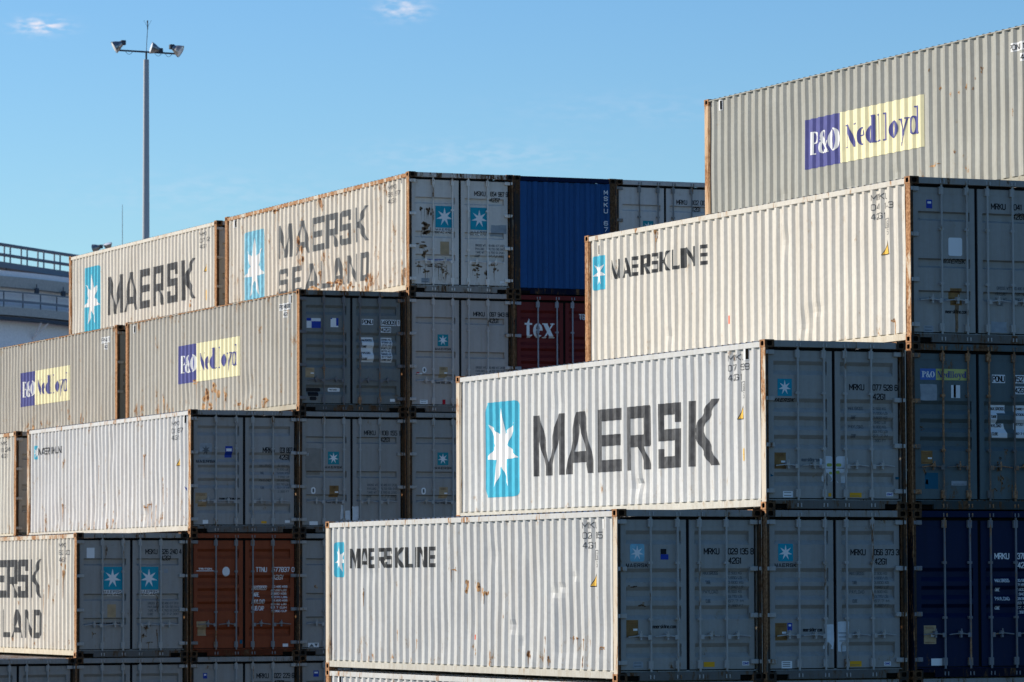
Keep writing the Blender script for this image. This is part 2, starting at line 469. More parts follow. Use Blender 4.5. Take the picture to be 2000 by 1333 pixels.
def serif(ch, x, w, z0, xh, cap):
    """old-style letters; x left edge, w width, z0 baseline, xh x-height, cap ascender height"""
    T = w * .31; t = cap * .055
    o = []
    sl = lambda a, b, z: o.append(rect(a, z, b, z + t))
    if ch == 'P':
        o.append(rect(x + w * .16, z0, x + w * .16 + T, z0 + cap)); sl(x, x + w * .62, z0); sl(x, x + w * .5, z0 + cap - t)
        o += ring(x + w * .48, z0 + cap * .73, w * .50, cap * .27, T * .9, t, -90, 90, 10)
    elif ch == 'O':
        o += ring(x + w / 2, z0 + cap / 2, w / 2, cap / 2, T * .95, t, 0, 360, 26)
    elif ch == '&':
        o += ring(x + w * .42, z0 + cap * .76, w * .26, cap * .24, T * .55, t, 0, 360, 16)
        o += ring(x + w * .38, z0 + cap * .27, w * .36, cap * .28, T * .8, t, 20, 330, 18)
        o.append(seg((x + w * .24, z0 + cap * .68), (x + w * .92, z0 + t * .4), T * .85))
        o.append(seg((x + w * .70, z0 + cap * .16), (x + w * .95, z0 + cap * .5), t * 1.2)); sl(x + w * .8, x + w * 1.05, z0)
    elif ch == 'N':
        o.append(rect(x + w * .10, z0, x + w * .10 + T * .35, z0 + cap)); o.append(rect(x + w * .82, z0, x + w * .82 + T * .35, z0 + cap))
        o.append([(x + w * .06, z0 + cap), (x + w * .34, z0 + cap), (x + w * .94, z0), (x + w * .66, z0)])
        sl(x, x + w * .26, z0); sl(x + w * .70, x + w * 1.04, z0 + cap - t); sl(x - w * .02, x + w * .2, z0 + cap - t)
    elif ch == 'e':
        o += ring(x + w / 2, z0 + xh / 2, w / 2, xh / 2, T, t, 0, 318, 20); o.append(rect(x + T * .8, z0 + xh * .5, x + w * .97, z0 + xh * .5 + t))
    elif ch == 'd':
        o += ring(x + w * .44, z0 + xh / 2, w * .44, xh / 2, T, t, 0, 360, 20); o.append(rect(x + w * .66, z0, x + w * .66 + T, z0 + cap))
        sl(x + w * .5, x + w * .7, z0 + cap - t); sl(x + w * .7, x + w * 1.06, z0)
    elif ch == 'l':
        o.append(rect(x + w * .30, z0, x + w * .30 + w * .44, z0 + cap)); sl(x + w * .02, x + w * .35, z0 + cap - t); sl(x, x + w, z0)
    elif ch == 'o':
        o += ring(x + w / 2, z0 + xh / 2, w / 2, xh / 2, T, t, 0, 360, 20)
    elif ch == 'y':
        o.append([(x, z0 + xh), (x + w * .34, z0 + xh), (x + w * .66, z0 + xh * .12), (x + w * .5, z0 - xh * .05)])
        o.append(seg((x + w * .86, z0 + xh), (x + w * .42, z0 - xh * .34), t * 1.3)); sl(x - w * .06, x + w * .44, z0 + xh - t); sl(x + w * .66, x + w * 1.05, z0 + xh - t)
        o.append(rect(x + w * .16, z0 - xh * .48, x + w * .42, z0 - xh * .26))
    elif ch == 't':
        o.append([(x + w * .25, z0 + cap * .12), (x + w * .62, z0), (x + w * .62, z0 + cap), (x + w * .25, z0 + cap * .72)])
        o.append([(x + w * .34, z0), (x + w * .72, z0), (x + w, z0 + cap * .16), (x + w * .6, z0 + cap * .14), (x + w * .3, z0 + cap * .14)])
        o.append(rect(x, z0 + xh - t * 1.6, x + w * .95, z0 + xh))
    elif ch == 'x':
        o.append([(x, z0 + xh), (x + w * .38, z0 + xh), (x + w, z0), (x + w * .62, z0)]); o.append(seg((x + w * .9, z0 + xh), (x + w * .12, z0), t * 1.4))
        sl(x - w * .05, x + w * .42, z0 + xh - t); sl(x + w * .66, x + w * 1.02, z0 + xh - t); sl(x - w * .03, x + w * .34, z0); sl(x + w * .56, x + w * 1.06, z0)
    return o

def pando(u0, um, u1, z0, z1):
    """the two-field shipping label: returns (left field, right field, white letters, blue letters)"""
    h = z1 - z0; wl_ = um - u0; wr = u1 - um
    A = [rect(u0, z0, um, z1)]; B = [rect(um + h * .004, z0, u1, z1)]
    bz, cap = z0 + h * .27, h * .46
    wt = []
    for ch, a, b in (('P', .13, .38), ('&', .40, .66), ('O', .66, .97)):
        wt += serif(ch, u0 + wl_ * a, wl_ * (b - a), bz, cap * .66, cap)
    bl = []
    for ch, a, b in (('N', .065, .20), ('e', .215, .305), ('d', .32, .43), ('l', .445, .50), ('l', .52, .575), ('o', .60, .705), ('y', .715, .825), ('d', .84, .95)):
        bl += serif(ch, um + wr * a, wr * (b - a), bz, cap * .78, cap * (1.18 if ch in 'dl' else 1.0))
    return A, B, wt, bl

# ------------------------------------------------------------------ decals that follow a surface
def tri_union(polys):
    vs, fs = [], []
    for p in polys:
        a = sum(p[i][0] * p[(i + 1) % len(p)][1] - p[(i + 1) % len(p)][0] * p[i][1] for i in range(len(p)))
        q = list(p) if a > 0 else list(reversed(p))
        fs.append(list(range(len(vs), len(vs) + len(q)))); vs += [Vector(c) for c in q]
    r = delaunay_2d_cdt(vs, [], fs, 1, 1e-5)
    return r[0], [f for f, o in zip(r[2], r[5]) if o]

def decal_mesh(name, layers, surf, ucuts, vcuts, axis, base=.003, step=.0022):
    """layers: [(material, polygons)]; surf(u, v) -> depth below the outer plane; axis: 'side' or 'door' or 'end'"""
    mb = MB()
    for li, (mat, polys) in enumerate(layers):
        if not polys:
            continue
        vs, fs = tri_union(polys)
        bm = bmesh.new()
        bv = [bm.verts.new((v.x, v.y, 0)) for v in vs]
        for f in fs:
            try:
                bm.faces.new([bv[i] for i in f])
            except ValueError:
                pass
        us = [v.x for v in vs]; ws = [v.y for v in vs]
        for c in ucuts:
            if min(us) < c < max(us):
                bmesh.ops.bisect_plane(bm, geom=bm.verts[:] + bm.edges[:] + bm.faces[:], plane_co=(c, 0, 0), plane_no=(1, 0, 0))
        for c in vcuts:
            if min(ws) < c < max(ws):
                bmesh.ops.bisect_plane(bm, geom=bm.verts[:] + bm.edges[:] + bm.faces[:], plane_co=(0, c, 0), plane_no=(0, 1, 0))
        bm.verts.ensure_lookup_table(); bm.verts.index_update()
        off = base + step * li
        i0 = len(mb.v); k = mb.mi(mat)
        for v in bm.verts:
            d = surf(v.co.x, v.co.y) - off
            mb.v.append((d, v.co.x, v.co.y) if axis == 'side' else (v.co.x, d, v.co.y))
        for f in bm.faces:
            if f.calc_area() > 1e-9:
                idx = [i0 + v.index for v in f.verts]
                mb.f.append(tuple(idx)); mb.m.append(k)
        bm.free()
    me = bpy.data.meshes.new(name)
    me.from_pydata(mb.v, [], mb.f)
    for m_ in mb.mats:
        me.materials.append(m_)
    me.polygons.foreach_set('material_index', mb.m)
    me.update()
    return me

# ------------------------------------------------------------------ the container
W, L, H = 2.438, 12.192, 2.591
PER = .278

def cuts_side(ph):
    out = [.178]
    t = .126 + ph - PER
    while t < L - .17:
        for a in (0, .072, .140, .210):
            q = t + a
            if .178 < q < L - .17:
                out.append(q)
        t += PER
    out.append(L - .17)
    return out

def prof(t, ph):
    q = (t - .126 - ph) % PER
    if q < .072: return 0.0
    if q < .140: return (q - .072) / .068
    if q < .210: return 1.0
    return 1 - (q - .210) / .068

X_OUT, X_DEP = .010, .036

def side_surf(ph, dents, seed):
    rnd = random.Random(seed)
    waves = [(rnd.uniform(.5, 1.6), rnd.uniform(.6, 2.2), rnd.uniform(0, 6.28), rnd.uniform(.0006, .0022)) for _ in range(6)]
    def f(t, z):
        d = X_OUT + X_DEP * prof(t, ph)
        e = 0
        env = max(0.0, min(1.0, (z - .17) / .25)) * max(0.0, min(1.0, (2.5 - z) / .25))
        for a, b, c, amp in waves:
            e += amp * math.sin(a * t * 2 + b * z * 2 + c)
        for (dt, dz, rt_, rz_, dep) in dents:
            q = ((t - dt) / rt_) ** 2 + ((z - dz) / rz_) ** 2
            if q < 6:
                e += dep * math.exp(-q)
        return d + e * env
    return f

ZS = [.168 + (2.50 - .168) * i / 28 for i in range(29)]

def side_mesh(mat, ph, dents, seed, zt):
    f = side_surf(ph, dents, seed)
    cu = cuts_side(ph)
    zs = [z for z in ZS if z < zt - .01] + [zt]
    mb = MB(); k = mb.mi(mat)
    for y in cu:
        for z in zs:
            mb.v.append((f(y, z), y, z))
    nz = len(zs)
    for i in range(len(cu) - 1):
        for j in range(nz - 1):
            a = i * nz + j
            mb.f.append((a, a + 1, a + nz + 1, a + nz)); mb.m.append(k)
    me = bpy.data.meshes.new('side_panel')
    me.from_pydata(mb.v, [], mb.f)
    me.materials.append(mat); me.update()
    return me, f, cu, zs

def mirror_mesh(me):
    m2 = me.copy()
    for v in m2.vertices:
        v.co.x = W - v.co.x
    m2.flip_normals()
    return m2

def casting(mb, x0, x1, y0, y1, z0, z1, mat, faces, mat2):
    """corner casting: a box whose side and front faces have shallow oval openings, blackened inside as shade"""
    i = mb.mi(mat)
    def rect_hole(P, mat):       # P maps (a,b,depth) a,b in 0..1
        outer = [(0, 0), (1, 0), (1, 1), (0, 1)]
        oval = []
        for kx, ky, a0 in ((.62, .68, 0), (.38, .68, 90), (.38, .32, 180), (.62, .32, 270)):
            for q in range(3):
                a = R(a0 + q * 45)
                oval.append((kx + .13 * math.cos(a), ky + .13 * math.sin(a)))
        n = len(oval)
        # ring faces: connect each oval vertex group to nearest corner
        corner = [2] * 3 + [3] * 3 + [0] * 3 + [1] * 3
        for j in range(n):
            k = (j + 1) % n
            if corner[j] == corner[k]:
                mb.face([P(*oval[j], 0), P(*oval[k], 0), P(*outer[corner[j]], 0)], mat)
            else:
                mb.face([P(*oval[j], 0), P(*oval[k], 0), P(*outer[corner[k]], 0), P(*outer[corner[j]], 0)], mat)
            mb.face([P(*oval[j], 0), P(*oval[k], 0), P(*oval[k], 1), P(*oval[j], 1)], DARK)
        mb.face([P(*q, 1) for q in oval], DARK)
    dx, dy, dz = x1 - x0, y1 - y0, z1 - z0
    xs = x0 if faces[0] < 0 else x1
    sx = .03 if faces[0] < 0 else -.03
    rect_hole(lambda a, b, d: (xs + sx * d, y0 + dy * a, z0 + dz * b), mat)
    ys = y0 if faces[1] < 0 else y1
    sy = .03 if faces[1] < 0 else -.03
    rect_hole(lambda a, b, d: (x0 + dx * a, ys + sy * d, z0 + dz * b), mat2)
    xo = x1 if faces[0] < 0 else x0
    yo = y1 if faces[1] < 0 else y0
    mb.face([(xo, y0, z0), (xo, y1, z0), (xo, y1, z1), (xo, y0, z1)], mat)
    mb.face([(x0, yo, z0), (x1, yo, z0), (x1, yo, z1), (x0, yo, z1)], mat)
    mb.face([(x0, y0, z0), (x1, y0, z0), (x1, y1, z0), (x0, y1, z0)], mat)
    mb.face([(x0, y0, z1), (x1, y0, z1), (x1, y1, z1), (x0, y1, z1)], mat)

CACHE = {}

def cached(key, fn):
    if key not in CACHE:
        CACHE[key] = fn()
    return CACHE[key]

def m_casting(mat, fx, fy, fz, mat2):
    def f():
        mb = MB()
        x0, x1 = (0, .162) if fx < 0 else (W - .162, W)
        y0, y1 = (0, .178) if fy < 0 else (L - .178, L)
        z0, z1 = (.002, .118) if fz < 0 else (H - .118, H - .002)
        casting(mb, x0, x1, y0, y1, z0, z1, mat, (fx, fy), mat2)
        return mb.mesh('corner_casting')
    return cached(('cast', mat.name, fx, fy, fz), f)

def m_post(mat, fx, fy, mfront=None):
    mfront = mfront or mat
    def f():
        mb = MB()
        z0, z1 = .118, H - .118
        X = (lambda a, b: (a, b)) if fx < 0 else (lambda a, b: (W - b, W - a))
        Y = (lambda a, b: (a, b)) if fy < 0 else (lambda a, b: (L - b, L - a))
        # J-shaped section: wide side plate, narrow front plate, inner return
        mb.box(*X(.006, .016), *Y(.004, .150), z0, z1, mat)
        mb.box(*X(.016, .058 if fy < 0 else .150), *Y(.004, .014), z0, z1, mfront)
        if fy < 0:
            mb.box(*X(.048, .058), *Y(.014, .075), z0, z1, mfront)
            mb.box(*X(.016, .048), *Y(.075, .150), z0, z1, mat)
        mb.box(*X(.016, .050), *Y(.151, .177), z0, z1, mat)
        return mb.mesh('corner_post')
    return cached(('post', mat.name, fx, fy, mfront.name), f)

def m_rail(mat, fx, top, rail):
    def f():
        mb = MB()
        X = (lambda a, b: (a, b)) if fx < 0 else (lambda a, b: (W - b, W - a))
        if top:
            zt = H - .030
            mb.box(*X(.005, .062), .178, L - .178, zt - rail, zt, mat, .004)
        else:
            mb.box(*X(.004, .020), .178, L - .178, .048, .150, mat)
            mb.box(*X(.020, .060), .178, L - .178, .142, .150, mat)
            mb.box(*X(.020, .060), .178, L - .178, .048, .056, mat)
            mb.box(*X(.044, .060), .178, L - .178, .150, .172, mat)
        return mb.mesh('top_side_rail' if top else 'bottom_side_rail')
    return cached(('rail', mat.name, fx, top, rail), f)

def m_header(mat, end):
    def f():
        mb = MB()
        a, b = (.012, .09) if end == 0 else (L - .09, L - .012)
        mb.box(.162, W - .162, a, b, H - .112, H - .012, mat, .004)
        return mb.mesh('door_header')
    return cached(('head', mat.name, end), f)

def m_sill(mat, end):
    def f():
        mb = MB()
        a, b = (.014, .10) if end == 0 else (L - .10, L - .014)
        mb.box(.38, W - .38, a, b, .012, .142, mat, .004)
        for x0, x1 in ((.162, .38), (W - .38, W - .162)):
            mb.box(x0, x1, a + .002, b - .002, .088, .140, mat)
            mb.box(x0, x1, a + .05, b - .01, .014, .088, DARK)
        return mb.mesh('door_sill')
    return cached(('sill', mat.name, end), f)

def m_roof(mat):
    def f():
        mb = MB(); k = mb.mi(mat)
        y = .178; st = []
        n = 0
        while y < L - .18:
            st += [(y, 0), (y + .10, 0), (y + .13, 1), (y + .18, 1)]
            y += .21; n += 1
        st = [q for q in st if q[0] < L - .18] + [(L - .178, 0)]
        for yy, hgt in st:
            z = H - .030 + hgt * .024
            for x in (.063, .10, W - .10, W - .063):
                mb.v.append((x, yy, z if .08 < x < W - .08 else z))
        for i in range(len(st) - 1):
            for j in range(3):
                a = i * 4 + j
                mb.f.append((a, a + 1, a + 5, a + 4)); mb.m.append(k)
        mb.box(.162, W - .162, .09, .178, H - .04, H - .03, mat)
        mb.box(.162, W - .162, L - .178, L - .09, H - .04, H - .03, mat)
        return mb.mesh('roof_panel')
    return cached(('roof', mat.name), f)

def m_floor(mat):
    def f():
        mb = MB()
        mb.box(.062, W - .062, .10, L - .10, .142, .166, mat)
        y = .5
        while y < L - .4:
            mb.box(.062, W - .062, y, y + .045, .03, .141, mat); y += .61
        return mb.mesh('floor_frame')
    return cached(('floor', mat.name), f)

def m_end(mat):
    """corrugated front bulkhead at the far end (y = L)"""
    def f():
        mb = MB(); k = mb.mi(mat)
        xs = []; x = .150
        per = .25; i = 0
        pts = [(.150, 0)]
        while x < W - .35:
            pts += [(x + .06, 0), (x + .10, 1), (x + .19, 1), (x + .23, 0)]
            x += .25
        pts = [p for p in pts if p[0] < W - .17] + [(W - .150, 0)]
        for px, d in pts:
            for z in (.150, H - .122):
                mb.v.append((px, L - .020 - .042 * d, z))
        for i in range(len(pts) - 1):
            a = i * 2
            mb.f.append((a, a + 2, a + 3, a + 1)); mb.m.append(k)
        me = mb.mesh('end_panel')
        return me
    return cached(('end', mat.name), f)

DY = .088            # door skin lies this far behind the front plane
DZ0, DZ1 = .176, 2.430
DOORX = ((.102, 1.191), (1.247, W - .102))
DTYPES = {
    # recess: (z top, length of upper slope, flat, length of lower slope)
    'C': [(z, .058, .085, .068) for z in (2.268, 1.698, 1.424, 1.139, .568)],
    'C4': [(z, .058, .085, .068) for z in (1.70, 1.42, 1.14)],
    'R': [(z, .022, .095, .030) for z in (2.055, 1.322, .822)],
    'B': [(z, .058, .085, .068) for z in (2.255, 1.70, 1.43, 1.15, .62)],
}
RD = .060

def door_surf(dt, leaf):
    x0, x1 = DOORX[leaf]
    a, b = x0 + .085, x1 - .085
    rec = DTYPES[dt]
    def f(x, z):
        if not (a < x < b):
            return DY
        d = 0
        for zt, s1, fl, s2 in rec:
            if zt - s1 - fl - s2 < z < zt:
                q = zt - z
                d = q / s1 if q < s1 else (1 if q < s1 + fl else 1 - (q - s1 - fl) / s2)
        return DY + RD * d
    return f

def door_cuts(dt, leaf):
    x0, x1 = DOORX[leaf]
    zc = []
    for zt, s1, fl, s2 in DTYPES[dt]:
        zc += [zt, zt - s1, zt - s1 - fl, zt - s1 - fl - s2]
    return [x0 + .085, x1 - .085], sorted(zc)

def m_door(mat, dt, leaf):
    def f():
        mb = MB(); k = mb.mi(mat)
        x0, x1 = DOORX[leaf]
        xa, xb = x0 + .085, x1 - .085
        xs = [x0, xa, xa + .004, xb - .004, xb, x1]
        _, zc = door_cuts(dt, leaf)
        zs = [DZ0] + zc + [DZ1]
        sf = door_surf(dt, leaf)
        for x in xs:
            for z in zs:
                mb.v.append((x, sf(x, z) if xa + .002 < x < xb - .002 else DY, z))
        nz = len(zs)
        for i in range(len(xs) - 1):
            for j in range(nz - 1):
                a = i * nz + j
                mb.f.append((a, a + nz, a + nz + 1, a + 1)); mb.m.append(k)
        # edges of the leaf and a faint raised weld line across the top
        mb.box(x0, x1, DY + .001, DY + .05, DZ0 - .0015, DZ0 - .0005, mat)
        mb.box(x0 - .001, x0 - .0002, DY + .001, DY + .05, DZ0, DZ1, mat)
        mb.box(x1 + .0002, x1 + .001, DY + .001, DY + .05, DZ0, DZ1, mat)
        mb.box(xa, xb, DY - .004, DY - .0005, 2.335, 2.341, mat)
        # gasket all round
        mb.box(x0 - .027, x0 - .002, DY + .022, DY + .05, DZ0 - .012, DZ1 + .015, K)
        mb.box(x1 + .002, x1 + .027, DY + .024, DY + .05, DZ0 - .012, DZ1 + .015, K)
        mb.box(x0 - .026, x1 + .026, DY + .020, DY + .052, DZ1 + .0005, DZ1 + .040, K)
        mb.box(x0, x1, DY + .008, DY + .048, DZ0 - .016, DZ0 - .002, K)
        me = bpy.data.meshes.new('door')
        me.from_pydata(mb.v, [], mb.f)
        for m_ in mb.mats:
            me.materials.append(m_)
        me.polygons.foreach_set('material_index', mb.m)
        me.update()
        return me
    return cached(('door', mat.name, dt, leaf), f)

RODX = (.580, 1.030, 1.400, 1.850)

def m_rod(mat, i, heavy):
    def f():
        mb = MB(); x = RODX[i]; y = .042
        r = .017 if not heavy else .022
        mb.tube((x, y, .045), (x, y, H - .055), r, mat, 8)
        for z in ((.25, 2.38) if not heavy else (.25, 2.36)):
            mb.box(x - .038, x + .038, y - .006, DY - .001, z - .062, z + .062, mat, .006)
        for z in (.93, 1.78):
            mb.box(x - .034, x + .034, y - .010, DY - .001, z - .020, z + .020, mat, .004)
        for z in (.068, H - .075):
            mb.box(x - .040, x - .020, .0, .014, z - .030, z + .030, mat, .003)
            mb.box(x + .020, x + .040, .0, .014, z - .030, z + .030, mat, .003)
            mb.box(x - .024, x + .024, y - .024, y + .010, z - .020, z + .020, mat, .004)
        return mb.mesh('lock_rod')
    return cached(('rod', mat.name, i, heavy), f)

def m_handle(mat, i):
    def f():
        mb = MB(); x = RODX[i]; s = -1 if i < 2 else 1
        z = .675
        X = lambda a, b: (min(x + s * a, x + s * b), max(x + s * a, x + s * b))
        mb.box(*X(.0, .06), .012, .030, z - .050, z + .022, mat, .004)
        mb.tube((x + s * .04, .024, z - .004), (x + s * .21, .020, z + .014), .011, mat, 6)
        mb.tube((x + s * .19, .020, z + .014), (x + s * .39, .024, z - .008), .010, mat, 6)
        mb.box(*X(.155, .205), .010, DY - .002, z - .012, z + .050, mat, .004)
        mb.box(*X(.165, .195), .006, .060, z - .055, z - .018, mat, .004)
        mb.tube((x + s * .18, .010, z + .045), (x + s * .18, .010, z + .085), .012, mat, 6)
        return mb.mesh('door_handle')
    return cached(('hand', mat.name, i), f)

def m_hinge(mat, leaf, zi):
    def f():
        mb = MB()
        z = (.285, .985, 1.692, 2.398)[zi]
        X = (lambda a, b: (a, b)) if leaf == 0 else (lambda a, b: (W - b, W - a))
        mb.box(*X(.050, .185), DY - .050, DY - .001, z - .036, z + .036, mat, .008)
        mb.box(*X(.018, .056), .000, DY - .004, z - .030, z + .030, mat, .005)
        cx = .045 if leaf == 0 else W - .045
        mb.tube((cx, .040, z - .05), (cx, .040, z + .05), .013, mat, 6)
        return mb.mesh('hinge')
    return cached(('hinge', mat.name, leaf, zi), f)

PAINTS = {
    # name: (side colour, door colour, frame colour); grey, cream, white and dull doors darkened as painted shade
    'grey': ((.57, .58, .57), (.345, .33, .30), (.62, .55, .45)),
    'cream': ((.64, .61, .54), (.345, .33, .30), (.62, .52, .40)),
    'cream_bright': ((.62, .585, .51), (.68, .62, .55), (.60, .48, .34)),  # door colour lifted to hold the stronger skylight high in the row
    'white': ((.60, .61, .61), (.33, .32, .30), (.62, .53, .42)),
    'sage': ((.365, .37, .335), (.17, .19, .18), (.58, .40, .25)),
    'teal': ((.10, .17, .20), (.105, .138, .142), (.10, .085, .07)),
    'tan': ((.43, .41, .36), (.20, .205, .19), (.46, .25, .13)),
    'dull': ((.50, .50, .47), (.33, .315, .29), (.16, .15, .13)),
    'pale': ((.50, .50, .47), (.62, .56, .51), (.20, .18, .15)),  # door lightened too, skylight painted into its colour
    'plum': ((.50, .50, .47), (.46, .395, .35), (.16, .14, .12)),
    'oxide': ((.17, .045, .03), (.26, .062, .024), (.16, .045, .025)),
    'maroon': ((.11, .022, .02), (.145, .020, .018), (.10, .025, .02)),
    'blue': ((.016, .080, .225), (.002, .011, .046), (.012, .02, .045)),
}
GROUP = 'shipping containers stacked in rows'

def container(label, loc, rot, paintn, dt='C', rust=.2, streak=.3, rail=.085, ph=0.0, dents=(), seed=0,
              frust=.6, side_decals=(), door_decals=((), ()), blotch=(), heavy=False, full=True, group=GROUP, flip=False, rods=None, patches=()):
    sc, dc, fc = PAINTS[paintn]
    tag = '%s_%.2f' % (paintn, rust)
    mside = paint('side_' + tag + '_%.2f' % streak, sc, rust, streak, 'panel', dirt=.5)
    mdoor = paint('door_' + tag, dc, rust * .55, streak * .6, 'panel', rs_=.45)
    mframe = paint('frame_%s_%.2f' % (paintn, frust), fc, frust, .6, 'frame')
    mcast = paint('casting_%.2f' % frust, (.15, .085, .05), min(1.4, frust + .5), .5, 'frame')
    mfrontp = paint('front_plate', (.040, .034, .029), .6, .5, 'frame', rs_=.28)  # grimy rust, darkened further to put the front faces' shade in
    mrail = paint('rail_%s_%.2f_%d' % (paintn, rust, frust > .8), tuple(c * .96 for c in sc), rust + (.30 if frust > .8 else .04), .6, 'frame')
    mbot = paint('bottom_rail_' + paintn, (sc[0] * .92, sc[1] * .88, sc[2] * .80), .10, .25, 'frame', dirt=.6)
    mhead = paint('header_' + tag, tuple(c * .9 for c in dc), rust + .05, .4, 'frame', rs_=.35)
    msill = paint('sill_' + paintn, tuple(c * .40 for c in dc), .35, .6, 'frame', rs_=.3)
    hw = rods or paint('hardware_' + paintn, tuple(c * 1.2 + .03 for c in dc), .22, .3, 'frame', rs_=.5)
    T = thing('shipping_container', label, 'container', loc, rot, group)
    if flip:       # door end turned away from the camera
        T.location = Vector(loc) + Matrix.Rotation(rot, 3, 'Z') @ Vector((W, L, 0)); T.rotation_euler = (0, 0, rot + math.pi)
    zt = H - .030 - rail + .004
    if dents or side_decals:
        me, sf, cu, zs = side_mesh(mside, ph, dents, seed, zt)
    else:
        me, sf, cu, zs = cached(('side', mside.name, rail, ph), lambda: side_mesh(mside, ph, (), 3, zt))
    sp = link('side_panel', me, T)
    link('side_panel', cached(('sideR', mside.name, rail), lambda: mirror_mesh(me)), T)
    for name, layers in side_decals:
        link(name, decal_mesh(name, layers, sf, cu, zs[1:-1], 'side'), sp)
    for fx in (-1, 1):
        for fy in (-1, 1):
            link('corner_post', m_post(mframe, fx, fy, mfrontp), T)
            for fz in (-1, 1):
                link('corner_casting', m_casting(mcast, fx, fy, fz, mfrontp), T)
        link('top_side_rail', m_rail(mrail, fx, True, rail), T)
        link('bottom_side_rail', m_rail(mbot, fx, False, 0), T)
    link('door_header', m_header(mhead, 0), T); link('end_header', m_header(mhead, 1), T)
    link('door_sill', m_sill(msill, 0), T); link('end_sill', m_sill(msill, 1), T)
    link('roof_panel', m_roof(mrail), T); link('floor_frame', m_floor(mhead), T)
    en = link('end_panel', m_end(mside), T)
    for leaf in (0, 1):
        d = link('door', m_door(mdoor, dt, leaf), T)
        if full:
            for i in (leaf * 2, leaf * 2 + 1):
                link('lock_rod', m_rod(hw, i, heavy), d); link('door_handle', m_handle(hw, i), d)
            for zi in range(4):
                link('hinge', m_hinge(hw, leaf, zi), d)
        uc, zc = door_cuts(dt, leaf)
        sfd = door_surf(dt, leaf)
        for name, layers in door_decals[leaf]:
            link(name, decal_mesh(name, layers, sfd, uc, zc, 'door'), d)
    return T, en

# ------------------------------------------------------------------ decal recipes
def blob(rnd, cx, cy, rx, ry):
    n = rnd.randint(6, 10)
    return [(cx + rx * rnd.uniform(.45, 1.1) * math.cos(2 * math.pi * i / n), cy + ry * rnd.uniform(.45, 1.1) * math.sin(2 * math.pi * i / n)) for i in range(n)]

def rusty(seed, spots, run=.5, k=1.0, dark_=False):
    """jagged rust patches with thin runs below; spots: (u, v, ru, rv)"""
    rnd = random.Random(seed)
    light, dark = [], []
    for (u, v, ru, rv) in spots:
        ru *= k; rv *= k
        for _ in range(7):
            a, b = u + rnd.gauss(0, ru * .45), v + rnd.gauss(0, rv * .45)
            light.append(blob(rnd, a, b, ru * .38, rv * .38))
            if rnd.random() < .6:
                dark.append(blob(rnd, a, b, ru * .22, rv * .22))
        for _ in range(int(run * 4)):
            a = u + rnd.gauss(0, ru * .4); w_ = rnd.uniform(.004, .010); ln = rnd.uniform(.1, .4) * (run + .3)
            light.append([(a - w_, v), (a + w_, v), (a + w_ * .3, v - rv * .4 - ln), (a - w_ * .3, v - rv * .4 - ln)])
    return ('rust_patch', [(RUSTS if dark_ else RUSTL, light), (RUSTK if dark_ else RUSTD, dark)])

def U(polys):
    """side decals are written in distance from the door end; nothing to convert"""
    return polys

def flip_u(polys, a, b):
    return [[(a + b - x, y) for x, y in p] for p in polys]

def S(polys):
    # letters are designed left-to-right as seen from outside: u runs from large t to small t
    return [[(-x, y) for x, y in p] for p in polys]

def side_logo(t0, t1, z0, z1, rnd_=.0, sy=.5, mat=None):
    """rounded light-blue field with a white star, t0 > t1"""
    cx, cz = (t0 + t1) / 2, z0 + (z1 - z0) * sy
    return ('logo', [(mat or BLUE, [rrect(t1, z0, t0, z1, (t0 - t1) * .12 + .001, (z1 - z0) * .10)]),
                     (STAR, [star7(cx, cz, (t0 - t1) * .47, (t0 - t1) * .47 * 1.03, .40)])])

def side_bold(letters, z0, z1, mat=None, name='lettering'):
    """letters: (char, t_start, t_end) with t_start > t_end"""
    out = []
    for ch, a, b in letters:
        for poly in BOLD[ch]:
            out.append([(a + x * (b - a), z0 + y * (z1 - z0)) for x, y in poly])
    return (name, [(mat or INK, out)])

def side_word(txt, t0, t1, z0, z1, w=None):
    return [[(-x, y) for x, y in p] for p in word(txt, -t0, -t1, z0, z1, w)]

def side_code(a, b, c, t=1.275, z=2.36, mat=None, dz=.0):
    """registration code painted near the door end of the side"""
    p = side_word(a, t, t - .50, z - .05 + dz, z + .05 + dz, .0115) + side_word(b, t, t - .66, z - .205 + dz, z - .105 + dz, .0115) + side_word(c, t, t - .40, z - .355 + dz, z - .255 + dz, .0115)
    return ('code_lettering', [(mat or INK, p)])

def side_height_mark(z=1.85):
    p = side_word('8', .83, .79, z, z + .09, .008) + side_word('6', .77, .73, z, z + .09, .008) + side_word('96', .82, .72, z - .13, z - .04, .008)
    fr = [rect(.875, z - .02, .885, z + .13), rect(.70, z + .12, .88, z + .13), rect(.70, z - .02, .88, z - .01), rect(.70, z - .02, .708, z + .13)]
    return ('height_mark', [(GREYINK, p + fr)])

def side_triangle(t0=.99, t1=.745, z0=1.425, z1=1.66):
    tc_ = t1 + (t0 - t1) * .22
    m = .012
    return ('warning_sign', [(INKB, [[(t0, z0), (t1 - .0, z0), (tc_, z1)]]), (WARN, [[(t0 - m * 2.2, z0 + m), (t1 + m, z0 + m), (tc_ + .001, z1 - m * 3)]])])

def side_vent(t=.55, z=2.40):
    return ('vent_cover', [(WHITE, [rect(t - .07, z - .10, t + .06, z + .09)]), (DARK, [rect(t - .055, z - .085, t - .005, z + .075)])])

def side_pando():
    A, B, wt, bl = pando(-8.20, -6.90, -3.95, .935, 1.81)
    f = lambda ps: [[(-x, y) for x, y in p] for p in ps]
    return ('logo', [(NAVY, f(A)), (YEL, f(B)), (WHITE, f(wt)), (NAVY, f(bl))])

